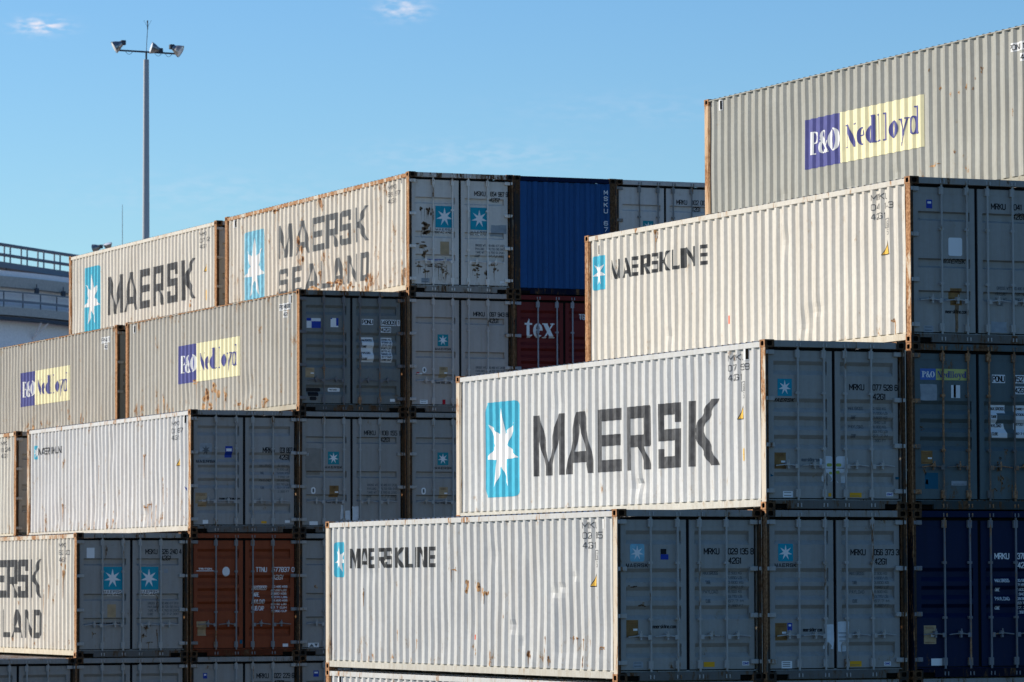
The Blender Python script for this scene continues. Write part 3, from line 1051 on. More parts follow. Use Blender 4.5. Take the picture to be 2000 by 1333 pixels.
def side_ponu(num, t=1.25, z=2.28):
    return ('code_lettering', [(WHITE, [rect(t - .62, z - .08, t + .02, z + .07), rect(t - .50, z - .24, t - .24, z - .10)]),
                               (INKB, side_word('PONU ' + num, t - .0, t - .60, z - .05, z + .045, .013) + side_word('42G1', t - .26, t - .48, z - .21, z - .13, .012))])

# doors: positions in metres; x from the left corner, z from the container's underside
def d_logo(x0, z0, x1, z1, mat=BLUED, smat=WHITEINK, r=0.0):
    cx, cz = (x0 + x1) / 2, (z0 + z1) / 2
    f = rrect(x0, z0, x1, z1, r) if r else rect(x0, z0, x1, z1)
    return ('logo', [(mat, [f]), (smat, [star7(cx, cz, (x1 - x0) * .45, (x1 - x0) * .47, .36)])])

def txt(mat, *items):
    out = []
    for it in items:
        out += word(*it)
    return (mat, out)

def wide(t_, x0, x1, z0, z1):
    n = len(t_); g = (x1 - x0) / (n * 1.22 - .22)
    out = []
    for i, ch in enumerate(t_):
        a = x0 + i * g * 1.22
        for poly in BOLD[ch]:
            out.append([(a + x * g, z0 + y * (z1 - z0)) for x, y in poly])
    return out

def codes(a, b, c, z=1.955, mat=INKB, h=.098):
    """upper registration lines on the right-hand leaf"""
    p = word(a, 1.495, 1.745, z - h / 2, z + h / 2, .0155) + word(b, 1.90, 2.325, z - h / 2, z + h / 2, .0155) + word(c, 1.905, 2.115, z - .142 - h / 2, z - .142 + h / 2, .0155)
    return ('code_lettering', [(mat, p)])

DATA = (('MAX.GROSS', '32.500 KG'), ('', '71.650 LB'), ('TARE', '3.600 KG'), ('', '7.940 LB'), ('PAYLOAD', '28.900 KG'), ('', '63.710 LB'), ('CUBE', '67.7 M'), ('', '2.390 FT'))

def data8(ztop=1.625, mat=None, dx=0.0, sp=.0705):
    p = []
    for i, (a, b) in enumerate(DATA):
        z = ztop - i * sp
        if a:
            wd = .25 if len(a) > 6 else (.20 if len(a) > 4 else .10)
            p += word(a, 1.50 + dx + (0 if len(a) > 4 else .02), 1.50 + dx + wd, z - .027, z + .027, .0075)
        p += word(b, 1.90 + dx, 2.15 + dx, z - .022, z + .022, .0068)
    return ('data_lettering', [(mat or GREYINK, p)])

def data4(ztop=1.115, mat=None, sp=.085):
    p = []
    for i, (a, b, c) in enumerate((('GROSS WT.', '30.480', '67.200'), ('PAYLOAD', '26.720', '58.910'), ('TARE WT.', '3.760', '8.290'), ('CUBE', '67.7', '2.390'))):
        z = ztop - i * sp
        p += word(a, 1.58, 1.58 + .028 * len(a), z - .025, z + .025, .008)
        p += word(b, 1.88, 2.03, z - .025, z + .025, .008) + word(c, 2.06, 2.25, z - .025, z + .025, .008)
    return ('data_lettering', [(mat or GREYINK, p)])

def plate(x0, z0, x1, z1, mat=CSC, slip=True):
    L_ = [(mat, [rect(x0, z0, x1, z1)])]
    if slip:
        L_.append((WHITEINK, [rect(x1 - (x1 - x0) * .42, z0 + (z1 - z0) * .38, x1 - .012, z0 + (z1 - z0) * .50)]))
        L_.append((RUSTD, [rect(x0 + .02, z1 - .03, x1 - .05, z1 - .022), rect(x0 + .03, z1 - .055, x1 - .04, z1 - .048), rect(x0 + .02, z0 + .02, x1 - .03, z0 + .026)]))
    return ('data_plate', L_)

def stick(x0, z0, x1, z1, mat=WHITE, lines=2, name='sticker'):
    h = z1 - z0; w_ = x1 - x0
    p = [rect(x0 + w_ * .1, z0 + h * (.25 + i * .5 / max(1, lines - .99)), x1 - w_ * .18, z0 + h * (.25 + i * .5 / max(1, lines - .99)) + h * .1) for i in range(lines)]
    return (name, [(mat, [rect(x0, z0, x1, z1)])] + ([(GREYINK, p)] if lines else []))

def paper(x0, z0, x1, z1, seed, mat=PAPER, extra=()):
    rnd = random.Random(seed)
    pts = []
    for (a, b), (c, d) in (((x0, z0), (x1, z0)), ((x1, z0), (x1, z1)), ((x1, z1), (x0, z1)), ((x0, z1), (x0, z0))):
        for k in range(3):
            pts.append((a + (c - a) * k / 3 + rnd.uniform(-.008, .008), b + (d - b) * k / 3 + rnd.uniform(-.008, .008)))
    return ('paper_notice', [(mat, [pts])] + list(extra))

def site(x0, x1, z, mat=GREYINK):
    return ('web_lettering', [(mat, word('maerskline.com', x0, x1, z - .03, z + .03, .010))])

BLUEBLK = lambda x0, z0, x1, z1: ('sticker', [(ROYAL, [rect(x0, z0, x1, z1)]), (WHITEINK, [rect(x0 + .02, z0 + (z1 - z0) * .55, x1 - .02, z0 + (z1 - z0) * .8)])])

def maersk_small(x0, x1, z0, z1, mat=INKB):
    return ('lettering', [(mat, wide('MAERSK', x0, x1, z0, z1))])

# ------------------------------------------------------------------ ground
gm, gn, gl, gb = nmat('asphalt')
t_ = gn.new('ShaderNodeTexCoord'); nz_ = gn.new('ShaderNodeTexNoise'); nz_.inputs['Scale'].default_value = .35; nz_.inputs['Detail'].default_value = 9
cr = gn.new('ShaderNodeValToRGB'); cr.color_ramp.elements[0].position = .35; cr.color_ramp.elements[0].color = (.025, .025, .026, 1)
cr.color_ramp.elements[1].position = .7; cr.color_ramp.elements[1].color = (.050, .048, .046, 1)
gl.new(t_.outputs['Object'], nz_.inputs['Vector']); gl.new(nz_.outputs[0], cr.inputs[0]); gl.new(cr.outputs[0], gb.inputs['Base Color'])
gb.inputs['Roughness'].default_value = .9
g = MB(); g.face([(-4000, -4000, -.004), (4000, -4000, -.004), (4000, 4000, -.004), (-4000, 4000, -.004)], gm)
go = link('ground', g.mesh('ground')); go['kind'] = 'structure'; go['label'] = 'dark asphalt ground of the container yard'
cm = plain('concrete', (.33, .32, .30), .9, var=.15)
g = MB(); g.face([(-200, 72, 0), (120, 72, 0), (120, 330, 0), (-200, 330, 0)], cm)  # unseen pale sheet, added to bounce sunlight up onto the tank
go = link('concrete_apron', g.mesh('concrete_apron')); go['kind'] = 'structure'; go['label'] = 'pale unseen sheet added to bounce light onto the storage tank'

# ------------------------------------------------------------------ front block of containers
AX = (0.0, 2.452, 5.000, 7.470)
AY = (0.0, -.100, -.070, .019)
def A(i, k): return (AX[i], AY[i], (k - 1) * H)
BX = (-2.44, .013, 2.525, 4.985, 7.435, 9.895, 12.345)
BY = (26.6, 26.627, 26.684, 26.76, 26.585, 26.585, 26.585)
RB = -.0129
def B(i, k): return (BX[i], BY[i], (k - 1) * H)
CX = {2: 2.655, 3: 5.190, 4: 7.682}
CY = {2: 39.688, 3: 39.746, 4: 39.638}
RC = -.0091
def Cc(i, k): return (CX[i], CY[i], (k - 1) * H)

mk_line = lambda f: None
ML_SP = (('M', 11.033, 10.627), ('A', 10.56, 10.22), ('E', 10.16, 9.88), ('R', 9.77, 9.43), ('S', 9.37, 9.07), ('K', 8.98, 8.60),
         ('L', 8.49, 8.17), ('I', 8.12, 7.985), ('N', 7.95, 7.57), ('E', 7.43, 7.13))

# --- A0, upper: MAERSK LINE, dented, door MRKU 029 135 8
rnd = random.Random(11)
dA0 = [(rnd.uniform(.7, 11), rnd.uniform(.4, 2.2), rnd.uniform(.12, .4), rnd.uniform(.12, .5), rnd.uniform(.003, .013)) for _ in range(34)]
dA0 += [(4.5, 1.5, .4, .6, .022), (5.6, .9, .35, .4, .022), (3.1, 1.3, .4, .6, .024), (2.1, .7, .3, .4, .020), (2.4, 1.35, .10, .07, .03), (2.1, 1.4, .09, .06, .03), (4.0, .8, .08, .06, .03), (3.6, .55, .08, .06, .025), (1.6, 1.6, .08, .06, .03)]
container('dented white container with small two-word lettering and rust spots, lowest fully visible side in front', A(0, 2), 0, 'grey', 'C', .20, .50,
          dents=dA0, seed=1, frust=.40,
          side_decals=[side_logo(11.80, 11.30, 1.61, 2.22, mat=BLUE), side_bold(ML_SP, 1.76, 2.10, INKL), side_code('MRKU', '029 135', '42G1', z=2.36),
                       side_height_mark(), side_triangle(), side_vent(),
                       rusty(5, [(6.4, 1.72, .25, .06), (5.9, 1.5, .16, .2), (5.4, 1.42, .2, .18), (5.1, 1.35, .14, .16), (4.4, 1.0, .08, .1), (8.9, .66, .1, .1), (8.0, .55, .12, .04), (7.75, .55, .08, .05),
                                 (1.72, .64, .07, .05), (1.52, .64, .07, .06), (1.28, .63, .06, .05), (1.05, .62, .06, .06), (2.7, .63, .07, .06), (.62, .5, .12, .05), (6.9, .45, .06, .15), (3.4, .35, .07, .2), (2.6, .3, .05, .15), (1.3, .28, .06, .2),
                                 (10.4, 1.35, .03, .12), (5.5, .35, .06, .12)], .25, .62),
                       ('paint_mark', [(REDO, [rect(5.55, .58, 5.60, .66), rect(5.48, .62, 5.56, .66)])])],
          door_decals=([d_logo(.255, 1.80, .495, 2.065, BLUEF, WHITEINK, .03), maersk_small(.19, .555, 1.715, 1.772),
                        ('sticker', [(ROYAL, [rect(.765, 1.83, .895, 1.91)]), (INKB, [rect(.765, 1.912, .86, 1.99)])]), plate(.19, .665, .385, .925),
                        site(.63, 1.01, .825, INKB), stick(.30, .205, .465, .30, SMUDGE, 2), rusty(8, [(.46, 1.14, .12, .05), (.3, 1.42, .1, .04)], 0, .7, True)],
                       [codes('MRKU', '029 135 8', '42G1'), data8(), stick(1.475, .21, 1.66, .285, ORA, 0), ('sticker', [(WHITE, [rect(2.125, .225, 2.245, .29)]), (ROYAL, word('CIMC', 2.14, 2.23, .24, .275, .008))])]))
container('container under the dented white one, only its top edge showing along the bottom', A(0, 1), 0, 'grey', 'C', .25, .5, seed=2, frust=.8,
          side_decals=[side_vent(11.55, 2.40)])
# --- A1
container('clean white container with the largest dark lettering and a rounded light blue star field', A(1, 3), 0, 'grey', 'C', .08, .22, dents=[(4.6, .45, .3, .15, .03), (7.8, 1.9, .3, .2, .015), (4.55, .5, .1, .05, .03)], seed=4, frust=.36,
          side_decals=[side_logo(10.92, 9.425, .40, 2.06), side_bold((('M', 8.775, 7.56), ('A', 7.45, 6.31), ('E', 6.19, 5.24), ('R', 5.06, 4.13), ('S', 3.89, 2.99), ('K', 2.745, 1.65)), .72, 1.755),
                       side_code('MRKU', '077 528', '42G1', z=2.36), side_height_mark(), side_triangle(.97, .745, 1.40, 1.66), side_vent(.68),
                       ('sticker', [(WARN, [rect(.735, .76, .845, .95)]), (INKB, [rect(.75, .85, .83, .86), rect(.75, .80, .83, .81)])])],
          door_decals=([d_logo(.255, 1.73, .50, 1.995, BLUED, WHITEINK), maersk_small(.19, .555, 1.645, 1.70), plate(.195, .62, .39, .868),
                        site(.66, .965, .765), stick(.335, .185, .505, .28, WHITEINK, 2), stick(1.115, .20, 1.165, .255, ORA, 0),
                        ('paper_notice', [(PAPER, [rrect(1.03, .43, 1.186, .82, .03)]), (GREENP, [rrect(1.09, .66, 1.18, .71, .02), rrect(1.13, .54, 1.18, .58, .015)]), (INKB, [rect(1.08, .632, 1.18, .638)])]),
                        paper(.965, .64, 1.01, .78, 3), ('paint_mark', [(TEALM, [rect(.125, .50, .19, .545)])])],
                       [codes('MRKU', '077 528 6', '42G1', z=1.885), data8(1.56), ('paper_notice', [(PAPER, [rrect(1.252, .41, 1.45, .82, .04)]), (GREENP, [rrect(1.25, .66, 1.34, .71, .02), rrect(1.25, .55, 1.31, .60, .02), ]), (INKB, [rect(1.26, .632, 1.39, .64)])]),
                        stick(1.485, .19, 1.69, .262, ORA, 1), ('sticker', [(WHITE, [rect(2.12, .21, 2.24, .27)]), (ROYAL, word('CIMC', 2.135, 2.225, .225, .258, .008))]),
                        ('paint_mark', [(TEALM, [rect(2.28, .47, 2.345, .51)])])]))
container('container with grey doors marked MRKU 056 373 3 and a torn white paper on them', A(1, 2), 0, 'dull', 'C', .20, .4, frust=.8,
          door_decals=([d_logo(.245, 1.80, .50, 2.07, BLUED, WHITEINK, .02), maersk_small(.185, .56, 1.715, 1.77), plate(.185, .60, .385, .865), BLUEBLK(.395, .75, .475, .865),
                        site(.665, .985, .76, INKB), stick(.29, .145 + .03, .47, .285, WHITEINK, 3), paper(1.03, .46, 1.185, .84, 5)],
                       [codes('MRKU', '056 373 3', '42G1', z=1.94), data8(1.615), paper(1.252, .42, 1.45, .88, 6, extra=[(GREYINK, [rect(1.27, .70, 1.42, .712), rect(1.27, .64, 1.40, .65), rect(1.28, .58, 1.41, .588)])]), stick(1.455, .19, 1.665, .275, ORA, 1),
                        ('sticker', [(WHITE, [rect(2.055, .20, 2.175, .26)]), (ROYAL, word('CIMC', 2.07, 2.16, .215, .248, .008))])]))
container('bottom container under the doors marked MRKU 056 373 3', A(1, 1), 0, 'dull', 'C', .3, .4, frust=.8, full=False)
# --- A2
container('cream container with small two-word lettering, directly below the highest sage grey container', A(2, 4), 0, 'cream', 'R', .16, .25, dents=[(4.3, 1.9, .12, .18, .03), (3.2, .7, .2, .1, .025), (3.6, .5, .25, .2, .03), (8.7, .6, .15, .1, .02)], seed=6, frust=.8,
          side_decals=[side_logo(11.86, 11.37, 1.575, 2.19), side_bold(tuple((c, a + .08, b + .07) for c, a, b in ML_SP), 1.725, 2.07, INKL), side_code('MRKU', '04? 143'.replace('?', '1'), '42G1', z=2.35),
                       side_height_mark(1.86), side_triangle(.97, .70, 1.42, 1.66), side_vent(11.62, 2.30),
                       ('paint_mark', [(REDO, [rect(6.35, .66, 6.43, .80)])]), rusty(14, [(9.25, 2.38, .05, .15), (.62, .36, .05, .06)], .6)],
          door_decals=([BLUEBLK(.335, 2.10, .44, 2.235), ('sticker', [(WHITEINK, [rrect(.72, 1.37, .965, 1.655, .03)])]), maersk_small(.665, 1.05, 1.255, 1.325), plate(.745, .60, .95, .865),
                        site(.66, 1.04, .50, INKB), ('rust_patch', [(RUSTS, [[(.83, .60), (.90, .60), (.88, .40), (.885, .25), (.87, .18), (.83, .18), (.835, .35), (.82, .5)]])]), stick(.27, .17, .44, .27, SMUDGE, 2)],
                       [codes('MRKU', '041 143 5', '42G1', z=2.165), data4(.885), paper(1.47, .19, 1.75, .36, 9, SMUDGE)]))
container('dark teal container doors with a blue and yellow name label and torn white sheets', A(2, 3), 0, 'teal', 'C4', .40, .7, frust=.95, rods=paint('hardware_rusty', (.16, .15, .14), .6, .5, 'frame'),
          door_decals=([('logo', [(plain('label_blue_shade', (.07, .15, .42), .5), [rect(.20, 2.02, .475, 2.195)]), (YELD, [rect(.477, 2.02, 1.02, 2.195)]),
                                  (WHITEINK, serif('P', .225, .075, 2.06, .07, .095) + serif('&', .30, .075, 2.06, .07, .095) + serif('O', .375, .08, 2.06, .07, .095)),
                                  (NAVY, sum([serif(ch, x, wd, 2.06, .068, .1) for ch, x, wd in (('N', .50, .085), ('e', .59, .055), ('d', .65, .07), ('l', .725, .035), ('l', .763, .035), ('o', .805, .06), ('y', .87, .065), ('d', .94, .07))], []))]),
                        paper(.20, 1.70, .495, 1.95, 12, SMUDGE), stick(.745, 1.745, .905, 1.945, WHITE, 0), ('rust_patch', [(RUSTL, [rect(.79, 1.75, .83, 1.945), rect(.80, 2.03, .82, 2.19)])]),
                        plate(.205, .715, .405, .92), stick(.735, .385, 1.01, .455, SMUDGE, 1), paper(.285, .40, .325, .475, 14, WHITEINK), rusty(15, [(.25, 1.28, .04, .04), (.75, 1.37, .03, .03), (.27, .62, .03, .10)], .2, 1, True),
                        ('paint_mark', [(TEALM, [rect(.27, .33, .50, .58)])])],
                       [('code_lettering', [(WHITE, [rect(1.475, 1.99, 1.71, 2.12), rect(1.87, 1.99, 2.33, 2.12), rect(1.87, 1.82, 2.08, 1.94)]), (INKB, word('PONU', 1.49, 1.695, 2.005, 2.105, .016) + word('152744 8', 1.89, 2.31, 2.005, 2.105, .016) + word('42G1', 1.89, 2.06, 1.835, 1.925, .014))]),
                        ('data_lettering', [(WHITE, [[(1.44, 1.65), (1.73, 1.65), (1.72, 1.52), (1.56, 1.52), (1.56, 1.35), (1.70, 1.36), (1.74, 1.2), (1.74, 1.13), (1.46, 1.13), (1.45, 1.3)], rect(1.88, 1.13, 2.16, 1.65)]),
                                            (INKB, word('MAX.GROSS', 1.455, 1.71, 1.565, 1.615, .009) + word('TARE', 1.455, 1.55, 1.44, 1.485, .009) + word('PAYLOAD', 1.455, 1.66, 1.30, 1.35, .009) + word('CUBE', 1.47, 1.57, 1.17, 1.22, .009)
                                             + word('30480 KG', 1.90, 2.13, 1.57, 1.61, .009) + word('67200 LB', 1.90, 2.13, 1.48, 1.52, .009) + word('26720 KG', 1.90, 2.13, 1.33, 1.37, .009) + word('67.7 CUM', 1.90, 2.13, 1.18, 1.22, .009))]),
                        rusty(16, [(1.72, .93, .04, .06), (1.62, .82, .03, .03), (1.58, .66, .05, .08), (1.62, .50, .05, .1), (1.5, .33, .06, .04)], .3, 1, True)]))
container('deep blue container with white MRKU lettering on its doors, at the lower right corner', A(2, 2), 0, 'blue', 'C4', .10, .3, frust=.5, rods=paint('hardware_zinc', (.22, .22, .23), .3, .3, 'frame'),
          door_decals=([plate(.225, .525, .44, .81, CSCL), stick(.35, .01 + .18, .55, .30, WHITEINK, 0)],
                       [codes('MRKU', '370 262 4', '42G1', z=1.88, mat=WHITEINK), data8(1.50, WHITEINK)]))
container('bottom container of the column under the deep blue one', A(2, 1), 0, 'dull', 'C', .3, .4, frust=.8, full=False)
# --- A3 top
container('sage grey container with large violet and yellow name field, highest of all at upper right', A(3, 5), 0, 'sage', 'C4', .14, .35, rail=.022, seed=8, frust=.5, dents=[(4.9, .55, .12, .1, .02), (6.6, .5, .15, .1, .02), (9.1, .55, .12, .1, .02)],
          side_decals=[side_pando(), ('code_lettering', [(WHITE, [rect(.45, 2.17, 1.09, 2.31), rect(.36, 1.99, .74, 2.12)]), (INKB, side_word('PONU 1', 1.07, .64, 2.19, 2.285, .015) + side_word('42G1', .72, .40, 2.01, 2.10, .015))]), side_vent(11.55, 2.43),
                       rusty(21, [(3.72, 2.18, .05, .04), (3.4, 1.86, .05, .08), (3.05, 1.72, .08, .06), (2.8, 1.72, .08, .05), (2.55, 1.80, .05, .09), (2.3, 1.72, .04, .05), (2.25, 1.88, .04, .04), (2.02, 2.0, .04, .1), (3.6, .60, .35, .04), (2.9, .75, .05, .06), (1.0, 1.2, .03, .1), (7.45, 2.25, .03, .06), (5.55, 2.5, .04, .03)], .1, .6)])
for k in (4, 3, 2, 1):
    container('plain grey container low in the column that carries the sage container', A(3, k), 0, 'dull', 'C', .2, .3, full=False, group='hidden containers carrying the front block')

# ------------------------------------------------------------------ second block, behind
def Bc(label, i, k, paintn, dt, **kw):
    return container(label, B(i, k), RB, paintn, dt, **kw)

SEAL = lambda x0, x1, z0, z1: [('lettering', [(WHITEINK, [rect(x0, z0, x1, z1)]), (INKB, wide('MAERSK', x0 + .004, x1 - .004, (z0 + z1) / 2 + .004, z1 - .006) + wide('SEALAND', x0 + .004, x1 - .004, z0 + .006, (z0 + z1) / 2 - .006))])]
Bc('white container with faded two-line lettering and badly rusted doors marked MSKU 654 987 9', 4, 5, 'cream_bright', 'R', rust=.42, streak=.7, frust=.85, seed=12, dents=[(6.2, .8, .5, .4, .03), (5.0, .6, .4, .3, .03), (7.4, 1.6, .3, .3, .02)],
   side_decals=[side_logo(10.84, 9.34, .30, 2.10, mat=BLUEP), side_bold((('M', 8.41, 7.46), ('A', 7.30, 6.25), ('E', 6.15, 5.35), ('R', 5.2, 4.4), ('S', 4.28, 3.55), ('K', 3.35, 2.55)), 1.30, 2.07, GREYINK, 'lettering'),
                side_bold((('S', 8.41, 7.7), ('E', 7.45, 6.8), ('A', 6.6, 5.75), ('L', 5.6, 4.95), ('A', 4.85, 4.0), ('N', 3.85, 3.2), ('D', 2.98, 2.50)), .42, 1.045, GREYINK, 'lettering'),
                side_code('MSKU', '654 987', '42G1', z=2.34), side_vent(11.5, 2.38), side_vent(.5, 2.45),
                rusty(31, [(7.1, 1.6, .22, .25), (6.9, 1.3, .15, .3), (6.0, .45, .4, .12), (4.9, .5, .3, .1), (4.3, .45, .3, .15), (3.6, .4, .2, .1), (2.6, .3, .15, .2), (8.6, 2.45, .3, .08), (.45, .5, .1, .3), (1.9, .4, .08, .2), (5.6, .75, .1, .12)], 1.0)],
   door_decals=([d_logo(.645, 1.40, 1.075, 1.87), *SEAL(.65, 1.07, 1.27, 1.39), plate(.76, .82, .965, 1.10, CSCL, False), stick(.32, .20, .51, .30, SMUDGE, 2),
                 ('web_lettering', [(ROYAL, word('maersksealand', .46, 1.06, .69, .73, .009))]),
                 rusty(32, [(.31, 1.80, .06, .05), (.50, 1.76, .05, .10), (.44, 1.40, .17, .10), (.35, 1.02, .13, .05), (.38, .86, .06, .08), (.25, .58, .04, .05), (.44, .45, .06, .05), (.8, .52, .03, .06), (.88, .42, .04, .05), (.6, .58, .2, .03), (.7, .6, .15, .02)], .5, 1.35, True)],
                [d_logo(1.46, 1.375, 1.88, 1.86), *SEAL(1.465, 1.885, 1.25, 1.36), ('code_lettering', [(INKB, word('MSKU', 1.56, 1.81, 2.11, 2.215, .016) + word('654 987 9', 1.935, 2.335, 2.11, 2.215, .016) + word('42G1', 1.935, 2.155, 1.99, 2.085, .016))]),
                 data4(1.04, GREYINK, .075), paper(1.94, 1.25, 2.30, 1.49, 22, SMUDGE), stick(2.15, .21, 2.28, .275, WHITEINK, 1), rusty(33, [(1.6, .62, .10, .05), (1.55, .5, .08, .04), (1.62, .40, .06, .04), (2.0, .62, .08, .04), (2.05, .52, .05, .06), (1.83, .45, .03, .1)], .3, 1.3, True)]))
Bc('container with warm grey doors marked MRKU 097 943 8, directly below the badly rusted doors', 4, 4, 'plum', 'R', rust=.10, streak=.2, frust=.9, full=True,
   door_decals=([d_logo(.69, 1.43, .94, 1.685, plain('logo_teal', (.02, .24, .28), .5)), ('lettering', [(INKB, wide('MAERSK', .635, 1.015, 1.345, 1.395))]), ('sticker', [(WHITEINK, [rrect(.34, .85, .43, .975, .04)]), (GREYINK, [rrect(.365, .875, .405, .95, .018)])]),
                 ('sticker', [(WHITEINK, [rect(.22, .80, .335, .845)]), (REDM, [rect(.20, .835, .27, .86)])]), plate(.73, .75, .925, .985, CSCL), site(.65, 1.01, .65), stick(.28, .18, .46, .27, WHITEINK, 2), ('paint_mark', [(REDM, [rect(.80, .18, .87, .28)])])],
                [('code_lettering', [(INKB, word('MRKU', 1.53, 1.78, 2.09, 2.19, .016) + word('097 943 8', 1.91, 2.33, 2.09, 2.19, .016) + word('42G1', 1.91, 2.13, 1.955, 2.055, .016))]), data4(.985, GREYINK, .075), paper(1.6, 1.92, 1.62, 1.94, 3)]))
Bc('container with small-star grey doors half hidden by the container with the largest lettering', 4, 3, 'dull', 'R', rust=.12, streak=.3, frust=.9,
   door_decals=([d_logo(.68, 1.46, .935, 1.735, plain('logo_teal', (.02, .24, .28), .5)), ('lettering', [(INKB, wide('MAERSK', .62, 1.02, 1.375, 1.425))]), ('sticker', [(WHITEINK, [rrect(.31, .83, .41, .975, .045)]), (GREYINK, [rrect(.34, .86, .38, .945, .018)])]),
                 plate(.72, .75, .92, .99, CSCL), site(.62, 1.01, .66), paper(1.02, .29, 1.06, .50, 4)], [data4()]))
for k in (2, 1):
    Bc('grey container at the foot of the column under the badly rusted doors', 4, k, 'dull', 'R', rust=.2, streak=.3, full=False, group='hidden containers carrying the rear row')
Bc('drab container with violet and yellow name field and slate doors marked PONU 148009 1', 3, 4, 'tan', 'C', rust=.34, streak=.6, rail=.022, frust=.9, seed=15, dents=[(7.6, .5, .3, .3, .03), (6.2, .6, .4, .4, .03), (3.3, .6, .4, .3, .03)],
   rods=paint('hardware_slate', (.20, .19, .19), .35, .4, 'frame'),
   side_decals=[side_pando(), side_ponu('1480091'), side_vent(11.55, 2.40), side_vent(.62, 2.42), rusty(41, [(6.3, .6, .25, .25), (5.6, .7, .25, .25), (6.9, .95, .25, .06), (8.9, .3, .06, .15), (4.9, .6, .12, .2), (2.2, .3, .2, .1), (3.9, .3, .2, .08), (6.0, .35, .4, .12), (9.3, .65, .04, .1), (11.3, .3, .1, .3)], .9)],
   door_decals=([('sticker', [(WHITE, [rect(.20, 1.775, .52, 1.985)]), (ROYAL, [rect(.20, 1.925, .305, 1.985), rect(.312, 1.775, .52, 1.92)])]), ('sticker', [(WHITEINK, [rect(.745, 1.80, .92, 1.995)]), (ROYAL, [rect(.87, 1.83, .92, 1.995), rect(.745, 1.97, .78, 1.995)])]),
                 plate(.175, .72, .375, .925, CSCL), ('sticker', [(WHITEINK, [rrect(.70, .425, .975, .505, .02)]), (GREYINK, word('PONU 148009', .73, .90, .45, .48, .006))]), ('paint_mark', [(INKB, [rrect(.20, .42, .53, .50, .03), rrect(.23, .32, .47, .41, .02), rrect(.27, .23, .42, .31, .02)])])],
                [('code_lettering', [(WHITE, [rect(1.455, 1.865, 1.715, 1.99), rect(1.89, 1.855, 2.245, 1.985), rect(2.265, 1.855, 2.335, 1.985), rect(1.89, 1.705, 2.125, 1.825)]),
                                     (INKB, word('PONU', 1.47, 1.70, 1.88, 1.975, .016) + word('148009', 1.905, 2.23, 1.87, 1.97, .016) + word('1', 2.285, 2.32, 1.87, 1.97, .016) + word('42G1', 1.905, 2.11, 1.72, 1.81, .015))]),
                 ('data_lettering', [(WHITE, [rect(1.46, 1.07, 1.73, 1.60), rect(1.89, 1.07, 2.155, 1.60)]),
                                     (INKB, word('MAXGROSS', 1.47, 1.70, 1.51, 1.56, .009) + word('TARE', 1.47, 1.57, 1.375, 1.425, .009) + word('PAYLOAD', 1.47, 1.66, 1.24, 1.29, .009) + word('CUBE', 1.47, 1.58, 1.11, 1.16, .009)
                                      + sum([word(t2, 1.92, 2.13, 1.535 - q * .062, 1.575 - q * .062, .008) for q, t2 in enumerate(('30480 KG', '67200 LB', '3710 KG', '8180 LB', '26770 KG', '59020 LB', '67.7 CUM', '2391 CUF'))], []))]),
                 ('sticker', [(WHITEINK, [rect(2.10, .225, 2.21, .285)])])]))
Bc('container with grey doors marked MRKU 108 155 1 and a brown smeared patch', 3, 3, 'dull', 'R', rust=.12, streak=.3, frust=.9,
   door_decals=([d_logo(.68, 1.46, .935, 1.735, plain('logo_teal', (.02, .24, .28), .5)), ('lettering', [(INKB, wide('MAERSK', .61, 1.01, 1.375, 1.425))]), paper(.17, 1.24, .52, 1.80, 30, plain('brown_smear', (.25, .23, .20), .7, var=.1)), paper(.20, 1.64, .25, 1.70, 31, WHITEINK),
                 ('sticker', [(WHITEINK, [rrect(.30, .83, .40, .975, .045)]), (GREYINK, [rrect(.33, .86, .37, .945, .018)])]), plate(.715, .765, .925, 1.01, CSC), site(.64, 1.05, .665), stick(.26, .14 + .03, .45, .25, WHITEINK, 0), paper(.97, .29, 1.03, .60, 32), paper(1.07, .28, 1.18, .48, 33)],
                [('code_lettering', [(INKB, word('MRKU', 1.51, 1.76, 2.09, 2.195, .016) + word('108 155 1', 1.91, 2.33, 2.09, 2.195, .016) + word('42G1', 1.90, 2.115, 1.95, 2.05, .016))]), data4(1.03, GREYINK, .08), paper(1.235, .27, 1.38, .57, 34)]))
Bc('grey doors with a small white sticker, right of the rust red doors', 3, 2, 'dull', 'R', rust=.12, streak=.3, frust=.9,
   door_decals=([('sticker', [(WHITEINK, [rect(.23, .17, .47, .265)]), (GREYINK, [[(.25, .18), (.31, .25), (.36, .18)], [(.37, .25), (.45, .25), (.41, .18)]])]), rusty(44, [(.40, 1.45, .05, .06)], 0)], [codes('MRKU', '118 004 2', '42G1')]))
Bc('grey doors with a small blue sticker at the bottom edge, below the white-stickered doors', 3, 1, 'dull', 'R', rust=.12, streak=.3, frust=.9, door_decals=([BLUEBLK(.35, 2.14, .47, 2.27)], []))
